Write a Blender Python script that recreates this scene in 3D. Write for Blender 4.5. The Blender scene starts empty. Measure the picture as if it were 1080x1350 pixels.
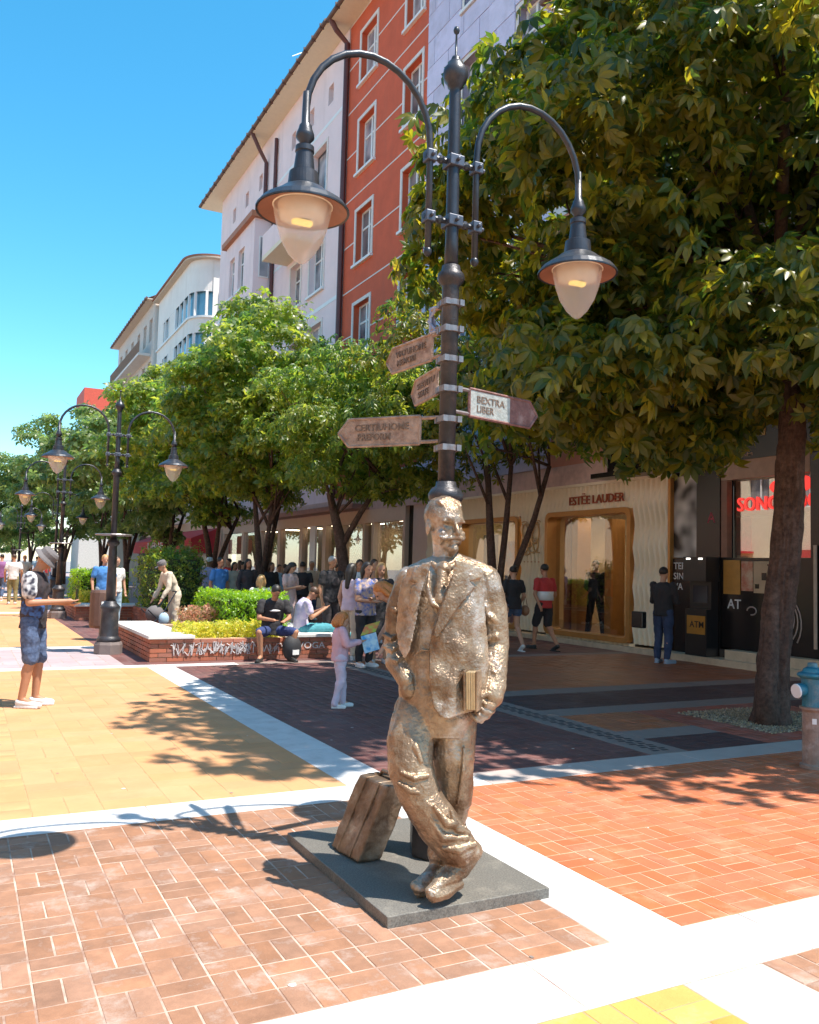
import bpy, math, random
import numpy as np
from math import sin, cos, pi, radians, sqrt, atan2
from mathutils import Vector, Matrix

random.seed(7)
rng = np.random.default_rng(11)
sc = bpy.context.scene
COL = sc.collection

# ------------------------------------------------------------------ camera
EYE = 1.58
FOC = 1130.0
Rv = Vector((0.88632767, -0.46232139, 0.02611875)).normalized()
Uv = Vector((-0.05393757, -0.04705515, 0.99743499)).normalized()
Fv = Vector((0.45990651, 0.88546301, 0.06664278)).normalized()
cd = bpy.data.cameras.new('camera')
cam = bpy.data.objects.new('camera', cd)
COL.objects.link(cam)
cam.matrix_world = Matrix(((Rv.x, Uv.x, -Fv.x, 0), (Rv.y, Uv.y, -Fv.y, 0), (Rv.z, Uv.z, -Fv.z, EYE), (0, 0, 0, 1)))
cd.sensor_fit = 'HORIZONTAL'; cd.sensor_width = 36.0; cd.lens = FOC / 1080 * 36.0
cd.clip_start = 0.05; cd.clip_end = 30000
sc.camera = cam

# ------------------------------------------------------------------ daylight
SUN_EL = radians(65.5)
SD = Vector((0.675 * cos(SUN_EL), -0.738 * cos(SUN_EL), sin(SUN_EL))).normalized()
w = bpy.data.worlds.new('World'); sc.world = w; w.use_nodes = True
nt = w.node_tree; nt.nodes.clear()
sky = nt.nodes.new('ShaderNodeTexSky'); sky.sky_type = 'NISHITA'; sky.sun_disc = False
sky.sun_elevation = SUN_EL; sky.sun_rotation = atan2(SD.x, SD.y)
sky.altitude = 550; sky.air_density = 1.0; sky.dust_density = 0.6; sky.ozone_density = 1.6
bg = nt.nodes.new('ShaderNodeBackground'); bg.inputs['Strength'].default_value = 0.125
wo = nt.nodes.new('ShaderNodeOutputWorld')
hsv = nt.nodes.new('ShaderNodeHueSaturation'); hsv.inputs['Hue'].default_value = 0.478; hsv.inputs['Saturation'].default_value = 1.36; hsv.inputs['Value'].default_value = 1.2
nt.links.new(sky.outputs[0], hsv.inputs['Color']); nt.links.new(hsv.outputs[0], bg.inputs[0]); nt.links.new(bg.outputs[0], wo.inputs[0])
sl = bpy.data.lights.new('sun', 'SUN'); sl.energy = 4.5; sl.angle = radians(0.53); sl.color = (1.0, 0.93, 0.83)
sun = bpy.data.objects.new('sun', sl); COL.objects.link(sun)
sun.rotation_mode = 'QUATERNION'; sun.rotation_quaternion = SD.to_track_quat('Z', 'Y'); sun.location = SD * 50
sc.view_settings.view_transform = 'Standard'; sc.view_settings.look = 'None'
sc.view_settings.exposure = 1.02; sc.view_settings.gamma = 1.0
sc.view_settings.use_curve_mapping = False

# ------------------------------------------------------------------ survey: reading of the photo into real coordinates
def ray(x, y):
    return Fv + Rv * ((x - 540) / FOC) + Uv * ((675 - y) / FOC)
def g(x, y, z=0.0):
    v = ray(x, y); t = (z - EYE) / v.z
    return Vector((v.x * t, v.y * t, z))
def onX(x, y, X):
    v = ray(x, y); t = X / v.x
    return Vector((X, v.y * t, EYE + v.z * t))
def onY(x, y, Y):
    v = ray(x, y); t = Y / v.y
    return Vector((v.x * t, Y, EYE + v.z * t))
FH = Vector((0.461, 0.8874, 0.0)).normalized()
RH = Vector((FH.y, -FH.x, 0.0))
def onD(x, y, D):
    v = ray(x, y); t = D / (v.x * FH.x + v.y * FH.y)
    return Vector((v.x * t, v.y * t, EYE + v.z * t))

# ------------------------------------------------------------------ materials
def rgb(c): return (c[0], c[1], c[2], 1.0)
MATS = {}
def pm(name, col, rough=0.6, metal=0.0, var=0.18, scale=6.0, bump=0.0, bscale=80.0, col2=None, rnd=0.0, spec=0.5, detail=4.0, dirt=None, dscale=1.5, damt=0.5, streak=False):
    """procedural principled material: two-tone noise, per-piece variation, fine bump, optional shaped stains"""
    if name in MATS: return MATS[name]
    m = bpy.data.materials.new(name); m.use_nodes = True
    n = m.node_tree.nodes; l = m.node_tree.links
    b = n['Principled BSDF']
    geo = n.new('ShaderNodeNewGeometry')
    no = n.new('ShaderNodeTexNoise'); no.inputs['Scale'].default_value = scale; no.inputs['Detail'].default_value = detail
    no.inputs['Roughness'].default_value = 0.65
    l.new(geo.outputs['Position'], no.inputs['Vector'])
    ra = n.new('ShaderNodeMapRange'); ra.inputs['From Min'].default_value = 0.35; ra.inputs['From Max'].default_value = 0.65
    l.new(no.outputs['Fac'], ra.inputs['Value'])
    mx = n.new('ShaderNodeMix'); mx.data_type = 'RGBA'
    c2 = col2 if col2 else tuple(max(0, c * (1 - var)) for c in col)
    mx.inputs['A'].default_value = rgb(col); mx.inputs['B'].default_value = rgb(c2)
    l.new(ra.outputs[0], mx.inputs['Factor'])
    out = mx.outputs['Result']
    if rnd > 0:
        oi = n.new('ShaderNodeObjectInfo')
        ad = n.new('ShaderNodeMath'); ad.operation = 'ADD'
        l.new(oi.outputs['Random'], ad.inputs[0]); l.new(geo.outputs['Random Per Island'], ad.inputs[1])
        fr = n.new('ShaderNodeMath'); fr.operation = 'FRACT'; l.new(ad.outputs[0], fr.inputs[0])
        hs = n.new('ShaderNodeHueSaturation')
        mr = n.new('ShaderNodeMapRange'); mr.inputs['To Min'].default_value = 1 - rnd; mr.inputs['To Max'].default_value = 1 + rnd
        l.new(fr.outputs[0], mr.inputs['Value']); l.new(mr.outputs[0], hs.inputs['Value'])
        m2 = n.new('ShaderNodeMath'); m2.operation = 'MULTIPLY_ADD'; m2.inputs[1].default_value = 7.13; m2.inputs[2].default_value = 0.0
        l.new(fr.outputs[0], m2.inputs[0]); f2 = n.new('ShaderNodeMath'); f2.operation = 'FRACT'; l.new(m2.outputs[0], f2.inputs[0])
        mr2 = n.new('ShaderNodeMapRange'); mr2.inputs['To Min'].default_value = 1 - rnd * 0.6; mr2.inputs['To Max'].default_value = 1 + rnd * 0.3
        l.new(f2.outputs[0], mr2.inputs['Value']); l.new(mr2.outputs[0], hs.inputs['Saturation'])
        l.new(out, hs.inputs['Color']); out = hs.outputs['Color']
    if dirt:
        nd = n.new('ShaderNodeTexNoise'); nd.inputs['Scale'].default_value = dscale; nd.inputs['Detail'].default_value = 7; nd.inputs['Roughness'].default_value = 0.7
        if streak:
            vm = n.new('ShaderNodeVectorMath'); vm.operation = 'MULTIPLY'; vm.inputs[1].default_value = (1, 1, 0.12)
            l.new(geo.outputs['Position'], vm.inputs[0]); l.new(vm.outputs[0], nd.inputs['Vector'])
        else: l.new(geo.outputs['Position'], nd.inputs['Vector'])
        rd = n.new('ShaderNodeMapRange'); rd.inputs['From Min'].default_value = 0.52; rd.inputs['From Max'].default_value = 0.72
        rd.inputs['To Max'].default_value = damt
        l.new(nd.outputs['Fac'], rd.inputs['Value'])
        md = n.new('ShaderNodeMix'); md.data_type = 'RGBA'; md.inputs['B'].default_value = rgb(dirt)
        l.new(rd.outputs[0], md.inputs['Factor']); l.new(out, md.inputs['A']); out = md.outputs['Result']
    l.new(out, b.inputs['Base Color'])
    b.inputs['Roughness'].default_value = rough; b.inputs['Metallic'].default_value = metal
    b.inputs['Specular IOR Level'].default_value = spec
    if bump > 0:
        nb = n.new('ShaderNodeTexNoise'); nb.inputs['Scale'].default_value = bscale; nb.inputs['Detail'].default_value = 5
        l.new(geo.outputs['Position'], nb.inputs['Vector'])
        bu = n.new('ShaderNodeBump'); bu.inputs['Strength'].default_value = bump; bu.inputs['Distance'].default_value = 0.01
        l.new(nb.outputs['Fac'], bu.inputs['Height']); l.new(bu.outputs[0], b.inputs['Normal'])
    MATS[name] = m
    return m

def glass_mat(name, tint=(0.9, 0.95, 0.95), ior=1.6, rough=0.0):
    if name in MATS: return MATS[name]
    m = bpy.data.materials.new(name); m.use_nodes = True
    n = m.node_tree.nodes; l = m.node_tree.links; n.clear()
    o = n.new('ShaderNodeOutputMaterial'); t = n.new('ShaderNodeBsdfTransparent'); t.inputs[0].default_value = rgb(tint)
    gl = n.new('ShaderNodeBsdfGlossy'); gl.inputs['Roughness'].default_value = rough
    lw = n.new('ShaderNodeLayerWeight'); lw.inputs['Blend'].default_value = 0.5
    po = n.new('ShaderNodeMath'); po.operation = 'POWER'; po.inputs[1].default_value = 3.0; l.new(lw.outputs['Facing'], po.inputs[0])
    fr = n.new('ShaderNodeMath'); fr.operation = 'MULTIPLY_ADD'; fr.inputs[1].default_value = 0.7; fr.inputs[2].default_value = ior; l.new(po.outputs[0], fr.inputs[0])
    mx = n.new('ShaderNodeMixShader')
    l.new(fr.outputs[0], mx.inputs[0]); l.new(t.outputs[0], mx.inputs[1]); l.new(gl.outputs[0], mx.inputs[2]); l.new(mx.outputs[0], o.inputs[0])
    MATS[name] = m
    return m

def leaf_mat(name, c1, c2, cy, yamt=0.25, trans=0.45, rough=0.38):
    m = bpy.data.materials.new(name); m.use_nodes = True
    n = m.node_tree.nodes; l = m.node_tree.links; n.clear()
    o = n.new('ShaderNodeOutputMaterial')
    geo = n.new('ShaderNodeNewGeometry')
    oi = n.new('ShaderNodeObjectInfo')
    ad = n.new('ShaderNodeMath'); ad.operation = 'ADD'; l.new(oi.outputs['Random'], ad.inputs[0]); l.new(geo.outputs['Random Per Island'], ad.inputs[1])
    fr = n.new('ShaderNodeMath'); fr.operation = 'FRACT'; l.new(ad.outputs[0], fr.inputs[0])
    mx = n.new('ShaderNodeMix'); mx.data_type = 'RGBA'; mx.inputs['A'].default_value = rgb(c1); mx.inputs['B'].default_value = rgb(c2)
    l.new(fr.outputs[0], mx.inputs['Factor'])
    no = n.new('ShaderNodeTexNoise'); no.inputs['Scale'].default_value = 0.7; no.inputs['Detail'].default_value = 2
    l.new(geo.outputs['Position'], no.inputs['Vector'])
    a2 = n.new('ShaderNodeMath'); a2.operation = 'MULTIPLY_ADD'; a2.inputs[1].default_value = 0.5; 
    l.new(fr.outputs[0], a2.inputs[0]); l.new(no.outputs['Fac'], a2.inputs[2])
    ra = n.new('ShaderNodeMapRange'); ra.inputs['From Min'].default_value = 0.62; ra.inputs['From Max'].default_value = 0.92; ra.inputs['To Max'].default_value = yamt
    l.new(a2.outputs[0], ra.inputs['Value'])
    m2 = n.new('ShaderNodeMix'); m2.data_type = 'RGBA'; m2.inputs['B'].default_value = rgb(cy)
    l.new(ra.outputs[0], m2.inputs['Factor']); l.new(mx.outputs['Result'], m2.inputs['A'])
    p = n.new('ShaderNodeBsdfPrincipled'); p.inputs['Roughness'].default_value = rough; p.inputs['Specular IOR Level'].default_value = 0.5
    l.new(m2.outputs['Result'], p.inputs['Base Color'])
    t = n.new('ShaderNodeBsdfTranslucent')
    h = n.new('ShaderNodeHueSaturation'); h.inputs['Hue'].default_value = 0.478; h.inputs['Value'].default_value = 5.0; h.inputs['Saturation'].default_value = 1.1
    l.new(m2.outputs['Result'], h.inputs['Color']); l.new(h.outputs[0], t.inputs[0])
    ms = n.new('ShaderNodeMixShader'); ms.inputs[0].default_value = trans
    l.new(p.outputs[0], ms.inputs[1]); l.new(t.outputs[0], ms.inputs[2]); l.new(ms.outputs[0], o.inputs[0])
    return m

def emit_mat(name, col, strength):
    m = bpy.data.materials.new(name); m.use_nodes = True
    b = m.node_tree.nodes['Principled BSDF']
    b.inputs['Base Color'].default_value = rgb(col); b.inputs['Emission Color'].default_value = rgb(col); b.inputs['Emission Strength'].default_value = strength
    return m

# ------------------------------------------------------------------ objects
def tag(o, label=None, cat=None, group=None, kind=None):
    if label: o['label'] = label
    if cat: o['category'] = cat
    if group: o['group'] = group
    if kind: o['kind'] = kind
    return o
ORG = {}
def empty(name, loc, rz=0.0, label=None, cat=None, group=None):
    o = bpy.data.objects.new(name, None); COL.objects.link(o)
    o.location = loc; o.rotation_euler = (0, 0, rz); o.empty_display_size = 0.2
    ORG[o.name] = Vector(loc)
    return tag(o, label, cat, group)
def adopt(name, mesh, mat, parent=None, org=(0, 0, 0)):
    o = bpy.data.objects.new(name, mesh); COL.objects.link(o)
    if mat is not None:
        mesh.materials.clear(); mesh.materials.append(mat)
    if parent is not None: o.parent = parent
    return o

class MB:
    """mesh builder"""
    def __init__(s): s.v = []; s.f = []
    def add(s, vs, fs):
        k = len(s.v); s.v.extend([tuple(v) for v in vs]); s.f.extend([tuple(i + k for i in f) for f in fs]); return s
    def box(s, x0, y0, z0, x1, y1, z1):
        return s.add([(x0, y0, z0), (x1, y0, z0), (x1, y1, z0), (x0, y1, z0), (x0, y0, z1), (x1, y0, z1), (x1, y1, z1), (x0, y1, z1)],
                     [(0, 3, 2, 1), (4, 5, 6, 7), (0, 1, 5, 4), (1, 2, 6, 5), (2, 3, 7, 6), (3, 0, 4, 7)])
    def obox(s, o, a, b, c):
        """box from corner o with edge vectors a,b,c"""
        o = Vector(o); a = Vector(a); b = Vector(b); c = Vector(c)
        P = [o, o + a, o + a + b, o + b, o + c, o + a + c, o + a + b + c, o + b + c]
        F = [(0, 3, 2, 1), (4, 5, 6, 7), (0, 1, 5, 4), (1, 2, 6, 5), (2, 3, 7, 6), (3, 0, 4, 7)]
        if a.cross(b).dot(c) < 0: F = [tuple(reversed(f)) for f in F]
        return s.add(P, F)
    def rings(s, R, cap=True, closed=True):
        n = len(R[0]); k = len(s.v)
        for r in R: s.v.extend([tuple(p) for p in r])
        m = len(R)
        for i in range(m - 1):
            for j in range(n if closed else n - 1):
                a = k + i * n + j; b = k + i * n + (j + 1) % n
                s.f.append((a, b, b + n, a + n))
        if cap and closed:
            s.f.append(tuple(reversed([k + j for j in range(n)])))
            s.f.append(tuple([k + (m - 1) * n + j for j in range(n)]))
        return s
    def tube(s, pts, rad, n=8, cap=True):
        P = [Vector(p) for p in pts]
        if not hasattr(rad, '__len__'): rad = [rad] * len(P)
        R = []; prev = None
        for i, p in enumerate(P):
            d = (P[min(i + 1, len(P) - 1)] - P[max(i - 1, 0)])
            d = d.normalized() if d.length > 1e-9 else Vector((0, 0, 1))
            if prev is None:
                u = d.cross(Vector((0, 0, 1)));
                if u.length < 0.05: u = d.cross(Vector((1, 0, 0)))
            else: u = prev - d * prev.dot(d)
            u = u.normalized(); prev = u; v = d.cross(u)
            R.append([p + (u * cos(2 * pi * j / n) + v * sin(2 * pi * j / n)) * rad[i] for j in range(n)])
        return s.rings(R, cap)
    def lathe(s, prof, c=(0, 0, 0), n=20, cap=True, sq=None):
        c = Vector(c)
        R = [[c + Vector((r * cos(2 * pi * j / n + (pi / n if sq else 0)), r * sin(2 * pi * j / n + (pi / n if sq else 0)), z)) for j in range(n)] for r, z in prof]
        return s.rings(R, cap)
    def ell(s, c, rx, ry, rz, ax=None, n=12, m=8):
        c = Vector(c)
        A = ax or (Vector((1, 0, 0)), Vector((0, 1, 0)), Vector((0, 0, 1)))
        R = []
        for i in range(m + 1):
            t = -pi / 2 + pi * i / m
            q = max(cos(t), 0.02)
            R.append([c + A[0] * (rx * q * cos(2 * pi * j / n)) + A[1] * (ry * q * sin(2 * pi * j / n)) + A[2] * (rz * sin(t)) for j in range(n)])
        return s.rings(R, True)
    def cap(s, a, b, ra, rb, n=12):
        """tapered capsule"""
        a = Vector(a); b = Vector(b); d = b - a; L = max(d.length, 1e-6); d = d / L
        u = d.cross(Vector((0, 0, 1)));
        if u.length < 0.05: u = d.cross(Vector((1, 0, 0)))
        u.normalize(); v = d.cross(u)
        R = []
        for t in (-1, -0.82, -0.45, 0):
            q = max(sqrt(max(0, 1 - t * t)), 0.04)
            R.append([a + d * (t * ra) + (u * cos(2 * pi * j / n) + v * sin(2 * pi * j / n)) * (ra * q) for j in range(n)])
        for t in (0, 0.45, 0.82, 1):
            q = max(sqrt(max(0, 1 - t * t)), 0.04)
            R.append([b + d * (t * rb) + (u * cos(2 * pi * j / n) + v * sin(2 * pi * j / n)) * (rb * q) for j in range(n)])
        return s.rings(R, True)
    def chain(s, pts, rad, n=12):
        for i in range(len(pts) - 1): s.cap(pts[i], pts[i + 1], rad[i], rad[i + 1], n)
        return s
    def poly_prism(s, pts, a, b=None, off=None):
        """prism of planar polygon pts (3-D) swept by vector off"""
        P = [Vector(p) for p in pts]; o = Vector(off); n = len(P)
        k = len(s.v); s.v.extend([tuple(p) for p in P] + [tuple(p + o) for p in P])
        nrm = Vector((0, 0, 0))
        for i in range(n): nrm += P[i].cross(P[(i + 1) % n])
        fl = nrm.dot(o) > 0
        fs = [tuple(range(n)), tuple(range(2 * n - 1, n - 1, -1))] + [(i, i + n, (i + 1) % n + n, (i + 1) % n) for i in range(n)]
        if fl: fs = [tuple(reversed(f)) for f in fs]
        s.f.extend([tuple(i + k for i in f) for f in fs])
        return s
    def build(s, name, mat, parent=None, smooth=False, world=False, bevel=0.0, remesh=0.0, iters=2, loc=None):
        vs = np.array(s.v, dtype=np.float64).reshape(-1, 3)
        org = None
        if parent is not None:
            if world: vs = vs - np.array(ORG.get(parent.name, Vector((0, 0, 0))))
        elif loc is None:
            lo = vs.min(0); hi = vs.max(0); org = ((lo[0] + hi[0]) / 2, (lo[1] + hi[1]) / 2, lo[2]); vs = vs - np.array(org)
        me = bpy.data.meshes.new(name); me.from_pydata(vs.tolist(), [], s.f); me.update()
        if smooth: me.shade_smooth()
        o = bpy.data.objects.new(name, me); COL.objects.link(o)
        if mat is not None: me.materials.append(mat)
        if parent is not None:
            o.parent = parent; ORG[o.name] = ORG.get(parent.name, Vector((0, 0, 0)))
        else:
            o.location = org if org is not None else loc; ORG[o.name] = Vector(o.location)
        if bevel > 0:
            b = o.modifiers.new('bevel', 'BEVEL'); b.width = bevel; b.segments = 2; b.limit_method = 'ANGLE'
        if remesh > 0:
            r = o.modifiers.new('remesh', 'REMESH'); r.mode = 'VOXEL'; r.voxel_size = remesh; r.use_smooth_shade = True
            if iters:
                q = o.modifiers.new('smooth', 'SMOOTH'); q.factor = 0.5; q.iterations = iters
        return o

def npmesh(name, V, F, mat, parent=None, smooth=False, loc=(0, 0, 0)):
    """mesh from numpy: V (n,3), F (m,k) with constant k"""
    V = np.asarray(V, dtype=np.float32); F = np.asarray(F, dtype=np.int32)
    me = bpy.data.meshes.new(name)
    me.vertices.add(len(V)); me.vertices.foreach_set('co', V.ravel())
    k = F.shape[1]
    me.loops.add(F.size); me.loops.foreach_set('vertex_index', F.ravel())
    me.polygons.add(len(F)); me.polygons.foreach_set('loop_start', np.arange(0, F.size, k, dtype=np.int32))
    try: me.polygons.foreach_set('loop_total', np.full(len(F), k, dtype=np.int32))
    except Exception: pass
    me.update(calc_edges=True)
    if smooth: me.shade_smooth()
    me.materials.append(mat)
    o = bpy.data.objects.new(name, me); COL.objects.link(o); o.location = loc
    if parent is not None: o.parent = parent
    return o

def text(name, body, mat, org, right, up, height, extrude=0.01, parent=None, width=None, align='LEFT', shear=0.0):
    c = bpy.data.curves.new(name, 'FONT'); c.body = body; c.size = 1.0; c.extrude = 0.0; c.resolution_u = 3; c.shear = shear
    c.offset = 0.008
    t = bpy.data.objects.new(name, c)
    me = bpy.data.meshes.new_from_object(t)
    n = len(me.vertices)
    co = np.empty(n * 3); me.vertices.foreach_get('co', co); co = co.reshape(-1, 3)
    lo = co.min(0); hi = co.max(0)
    sx = sy = height / (hi[1] - lo[1])
    if width: sx = width / (hi[0] - lo[0])
    X = (co[:, 0] - lo[0]) * sx; Y = (co[:, 1] - lo[1]) * sy
    if align == 'CENTER': X -= (hi[0] - lo[0]) * sx / 2
    R = Vector(right).normalized(); U = Vector(up).normalized(); N = R.cross(U)
    po = ORG.get(parent.name, Vector((0, 0, 0))) if parent is not None else Vector((0, 0, 0))
    O = Vector(org) - po
    F = [tuple(p.vertices) for p in me.polygons]
    bpy.data.meshes.remove(me); bpy.data.objects.remove(t); bpy.data.curves.remove(c)
    A = [O + R * x + U * y for x, y in zip(X, Y)]
    top = [a + N * extrude for a in A]
    faces = [tuple(i + n for i in f) for f in F]
    # side walls on boundary edges
    ec = {}
    for f in F:
        for i in range(len(f)):
            e = (f[i], f[(i + 1) % len(f)]); key = (min(e), max(e)); ec.setdefault(key, []).append(e)
    for k_, es in ec.items():
        if len(es) == 1:
            a, b = es[0]; faces.append((a, b, b + n, a + n))
    m2 = bpy.data.meshes.new(name); m2.from_pydata([tuple(v) for v in A + top], [], faces); m2.update()
    m2.materials.append(mat)
    o = bpy.data.objects.new(name, m2); COL.objects.link(o)
    if parent is not None: o.parent = parent
    return o

def copy_tree(o, parent=None):
    c = o.copy(); COL.objects.link(c)
    if parent is not None: c.parent = parent
    for ch in [x for x in KIDS.get(o.name, [])]:
        copy_tree(ch, c)
    return c
KIDS = {}
def index_kids(o):
    for ch in o.children: KIDS.setdefault(o.name, []).append(ch); index_kids(ch)
# ================================================================== GROUND AND PAVING
M_under = pm('under_ground', (0.30, 0.27, 0.25), 0.9, var=0.2, scale=0.6)
tag(npmesh('ground', [(-400, -300, -0.06), (500, -300, -0.06), (500, 1500, -0.06), (-400, 1500, -0.06)], [(0, 1, 2, 3)], M_under), kind='structure')

M_terra = pm('terracotta_brick', (0.34, 0.175, 0.105), 0.8, var=0.28, scale=9, bump=0.25, bscale=120, rnd=0.14, dirt=(0.58, 0.46, 0.40), dscale=4.5, damt=0.6, spec=0.3)
M_orange = pm('orange_brick', (0.48, 0.14, 0.06), 0.78, var=0.14, scale=3, bump=0.25, bscale=110, rnd=0.08, dirt=(0.62, 0.34, 0.22), dscale=3.5, damt=0.45, spec=0.3)
M_yellow = pm('yellow_brick', (0.56, 0.28, 0.13), 0.8, var=0.1, scale=3, bump=0.2, bscale=110, rnd=0.06, dirt=(0.62, 0.38, 0.22), dscale=1.4, damt=0.35, spec=0.3)
M_brightyel = pm('bright_yellow_brick', (0.56, 0.34, 0.085), 0.8, var=0.12, scale=4, bump=0.2, rnd=0.08, dirt=(0.6, 0.5, 0.3), dscale=5, damt=0.4, spec=0.3)
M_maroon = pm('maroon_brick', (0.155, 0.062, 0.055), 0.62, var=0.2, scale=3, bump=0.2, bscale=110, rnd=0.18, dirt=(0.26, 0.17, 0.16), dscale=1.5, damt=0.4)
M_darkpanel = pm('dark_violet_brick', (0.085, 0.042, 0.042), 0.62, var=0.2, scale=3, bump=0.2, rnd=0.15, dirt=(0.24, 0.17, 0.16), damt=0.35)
M_shadeorange = pm('shade_orange_brick', (0.40, 0.125, 0.055), 0.5, var=0.2, scale=2, bump=0.2, bscale=100, rnd=0.12, dirt=(0.35, 0.17, 0.12), dscale=1.0, damt=0.5)  # darker copy of the orange brick, shade put into its colour
M_white = pm('white_paving_stone', (0.60, 0.59, 0.585), 0.75, var=0.14, scale=5, bump=0.15, bscale=140, rnd=0.03, dirt=(0.40, 0.38, 0.37), dscale=5, damt=0.5)
M_cream = pm('cream_terrazzo', (0.72, 0.66, 0.55), 0.75, var=0.25, scale=90, bump=0.2, bscale=200, dirt=(0.5, 0.45, 0.4), dscale=5, damt=0.4)
M_violet = pm('violet_paving', (0.40, 0.31, 0.32), 0.75, var=0.15, scale=2, bump=0.15, rnd=0.08, dirt=(0.5, 0.44, 0.42), damt=0.4)
M_joint = pm('sand_joint', (0.56, 0.44, 0.36), 0.95, col2=(0.24, 0.13, 0.09), scale=3.5, bump=0.3, bscale=300)
M_jointdk = pm('dark_joint', (0.20, 0.13, 0.11), 0.95, var=0.3, scale=14)
M_jointor = pm('orange_joint', (0.62, 0.42, 0.28), 0.95, var=0.35, scale=10)
M_jointye = pm('yellow_joint', (0.44, 0.30, 0.15), 0.95, var=0.3, scale=10)

def unit_brick(ch=0.03):
    # unit footprint 1x1 centred, top at 0, chamfered top edge (chamfer given for both axes in fractions)
    def mk(cx, cy):
        v = []
        for z, ix, iy in ((-0.028, 0, 0), (-0.0035, 0, 0), (0.0, cx, cy)):
            v += [(-.5 + ix, -.5 + iy, z), (.5 - ix, -.5 + iy, z), (.5 - ix, .5 - iy, z), (-.5 + ix, .5 - iy, z)]
        f = []
        for k in (0, 4):
            for j in range(4): f.append((k + j, k + (j + 1) % 4, k + 4 + (j + 1) % 4, k + 4 + j))
        f.append((8, 9, 10, 11))
        return v, f
    return mk
UB = unit_brick()
def piece_mesh(name, L, W, mat, ch=0.0035):
    v, f = UB(ch / L, ch / W)
    v = [(x * L, y * W, z) for x, y, z in v]
    me = bpy.data.meshes.new(name); me.from_pydata(v, [], f); me.materials.append(mat); return me

def weave(x0, x1, y0, y1, b=0.245, joint=0.006, ox=0.0, oy=0.0, style='basket'):
    """pieces (cx,cy,w,h) of a basket weave of paired bricks, or running rows, clipped to the rectangle"""
    out = []
    def clip(ax, ay, bx, by):
        ax = max(ax, x0 + joint / 2); ay = max(ay, y0 + joint / 2); bx = min(bx, x1 - joint / 2); by = min(by, y1 - joint / 2)
        if bx - ax > 0.02 and by - ay > 0.02: out.append(((ax + bx) / 2, (ay + by) / 2, bx - ax, by - ay))
    i0 = math.floor((x0 - ox) / b) - 1; i1 = math.ceil((x1 - ox) / b) + 1
    j0 = math.floor((y0 - oy) / b) - 1; j1 = math.ceil((y1 - oy) / b) + 1
    h = joint / 2
    for i in range(i0, i1):
        for j in range(j0, j1):
            X = ox + i * b; Y = oy + j * b
            if (i + j) % 2 == 0:
                clip(X + h, Y + h, X + b - h, Y + b / 2 - h); clip(X + h, Y + b / 2 + h, X + b - h, Y + b - h)
            else:
                clip(X + h, Y + h, X + b / 2 - h, Y + b - h); clip(X + b / 2 + h, Y + h, X + b - h, Y + b - h)
    return out

def paving(name, x0, x1, y0, y1, mat, jmat, b=0.245, joint=0.006, piece='brick', nmax=300, near=None, pieces=None, ox=0.0, oy=0.0, jit=0.0008, hole=None):
    base = MB().box(x0, y0, -0.05, x1, y1, -0.0022).build(name, jmat)
    base['kind'] = 'structure'
    L0 = ORG[base.name]
    P = pieces if pieces is not None else weave(x0, x1, y0, y1, b, joint, ox, oy)
    if hole: P = [p for p in P if not hole(p)]
    P.sort(key=lambda p: (p[0] - 0.6) ** 2 + p[1] ** 2)
    # only pieces inside the picture are singled out
    def vis(p):
        v = Vector((p[0], p[1], -EYE)); z = v.dot(Fv)
        if z < 0.5: return False
        return abs(v.dot(Rv) / z * FOC) < 545 and abs(v.dot(Uv) / z * FOC) < 685
    A = [p for p in P if vis(p)][:nmax]; sa = set(id(p) for p in A); B = [p for p in P if id(p) not in sa]
    cache = {}
    for cx, cy, w_, h_ in A:
        k = (round(w_, 3), round(h_, 3))
        if k not in cache: cache[k] = piece_mesh(piece, w_, h_, mat)
        o = bpy.data.objects.new(piece, cache[k]); COL.objects.link(o)
        o.parent = base
        o.location = (cx - L0.x, cy - L0.y, -L0.z + random.uniform(-jit, jit))
        tl = 0.0022 if max(w_, h_) < .3 else 0.0003
        o.rotation_euler = (random.gauss(0, tl), random.gauss(0, tl), random.gauss(0, tl * 1.6))
    if B:
        v, f = [], []
        for cx, cy, w_, h_ in B:
            vv, ff = UB(0.0035 / w_, 0.0035 / h_); k = len(v); dz = random.uniform(-jit, jit)
            tl = 0.0022 if max(w_, h_) < .3 else 0.0003
            tx = random.gauss(0, tl); ty = random.gauss(0, tl)
            v += [(cx + x * w_ - L0.x, cy + y * h_ - L0.y, z - L0.z + dz + x * w_ * tx + y * h_ * ty) for x, y, z in vv]
            f += [tuple(i + k for i in q) for q in ff]
        o = npmesh(piece + '_field', v, f, mat, base); o['kind'] = 'stuff'
    return base

def slabs(x0, x1, y0, y1, L=1.2, joint=0.004, along='x'):
    out = []
    a0, a1 = (x0, x1) if along == 'x' else (y0, y1)
    n = max(1, round((a1 - a0) / L)); d = (a1 - a0) / n
    for i in range(n):
        p, q = a0 + i * d + joint / 2, a0 + (i + 1) * d - joint / 2
        if along == 'x': out.append(((p + q) / 2, (y0 + y1) / 2, q - p, y1 - y0 - joint))
        else: out.append(((x0 + x1) / 2, (p + q) / 2, x1 - x0 - joint, q - p))
    return out
def band(name, x0, x1, y0, y1, along, mat=None, L=1.2):
    return paving(name, x0, x1, y0, y1, mat or M_white, M_joint, piece='slab', pieces=slabs(x0, x1, y0, y1, L, 0.004, along), jit=0.0003)

XA, XB = 2.57, 2.98            # the long white band between the statue panel and the orange panel
YA, YB = 2.545, 2.955          # the nearest cross band
YC, YD = 5.46, 5.82            # second cross band
YE, YF = 13.42, 13.72          # third cross band
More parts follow.
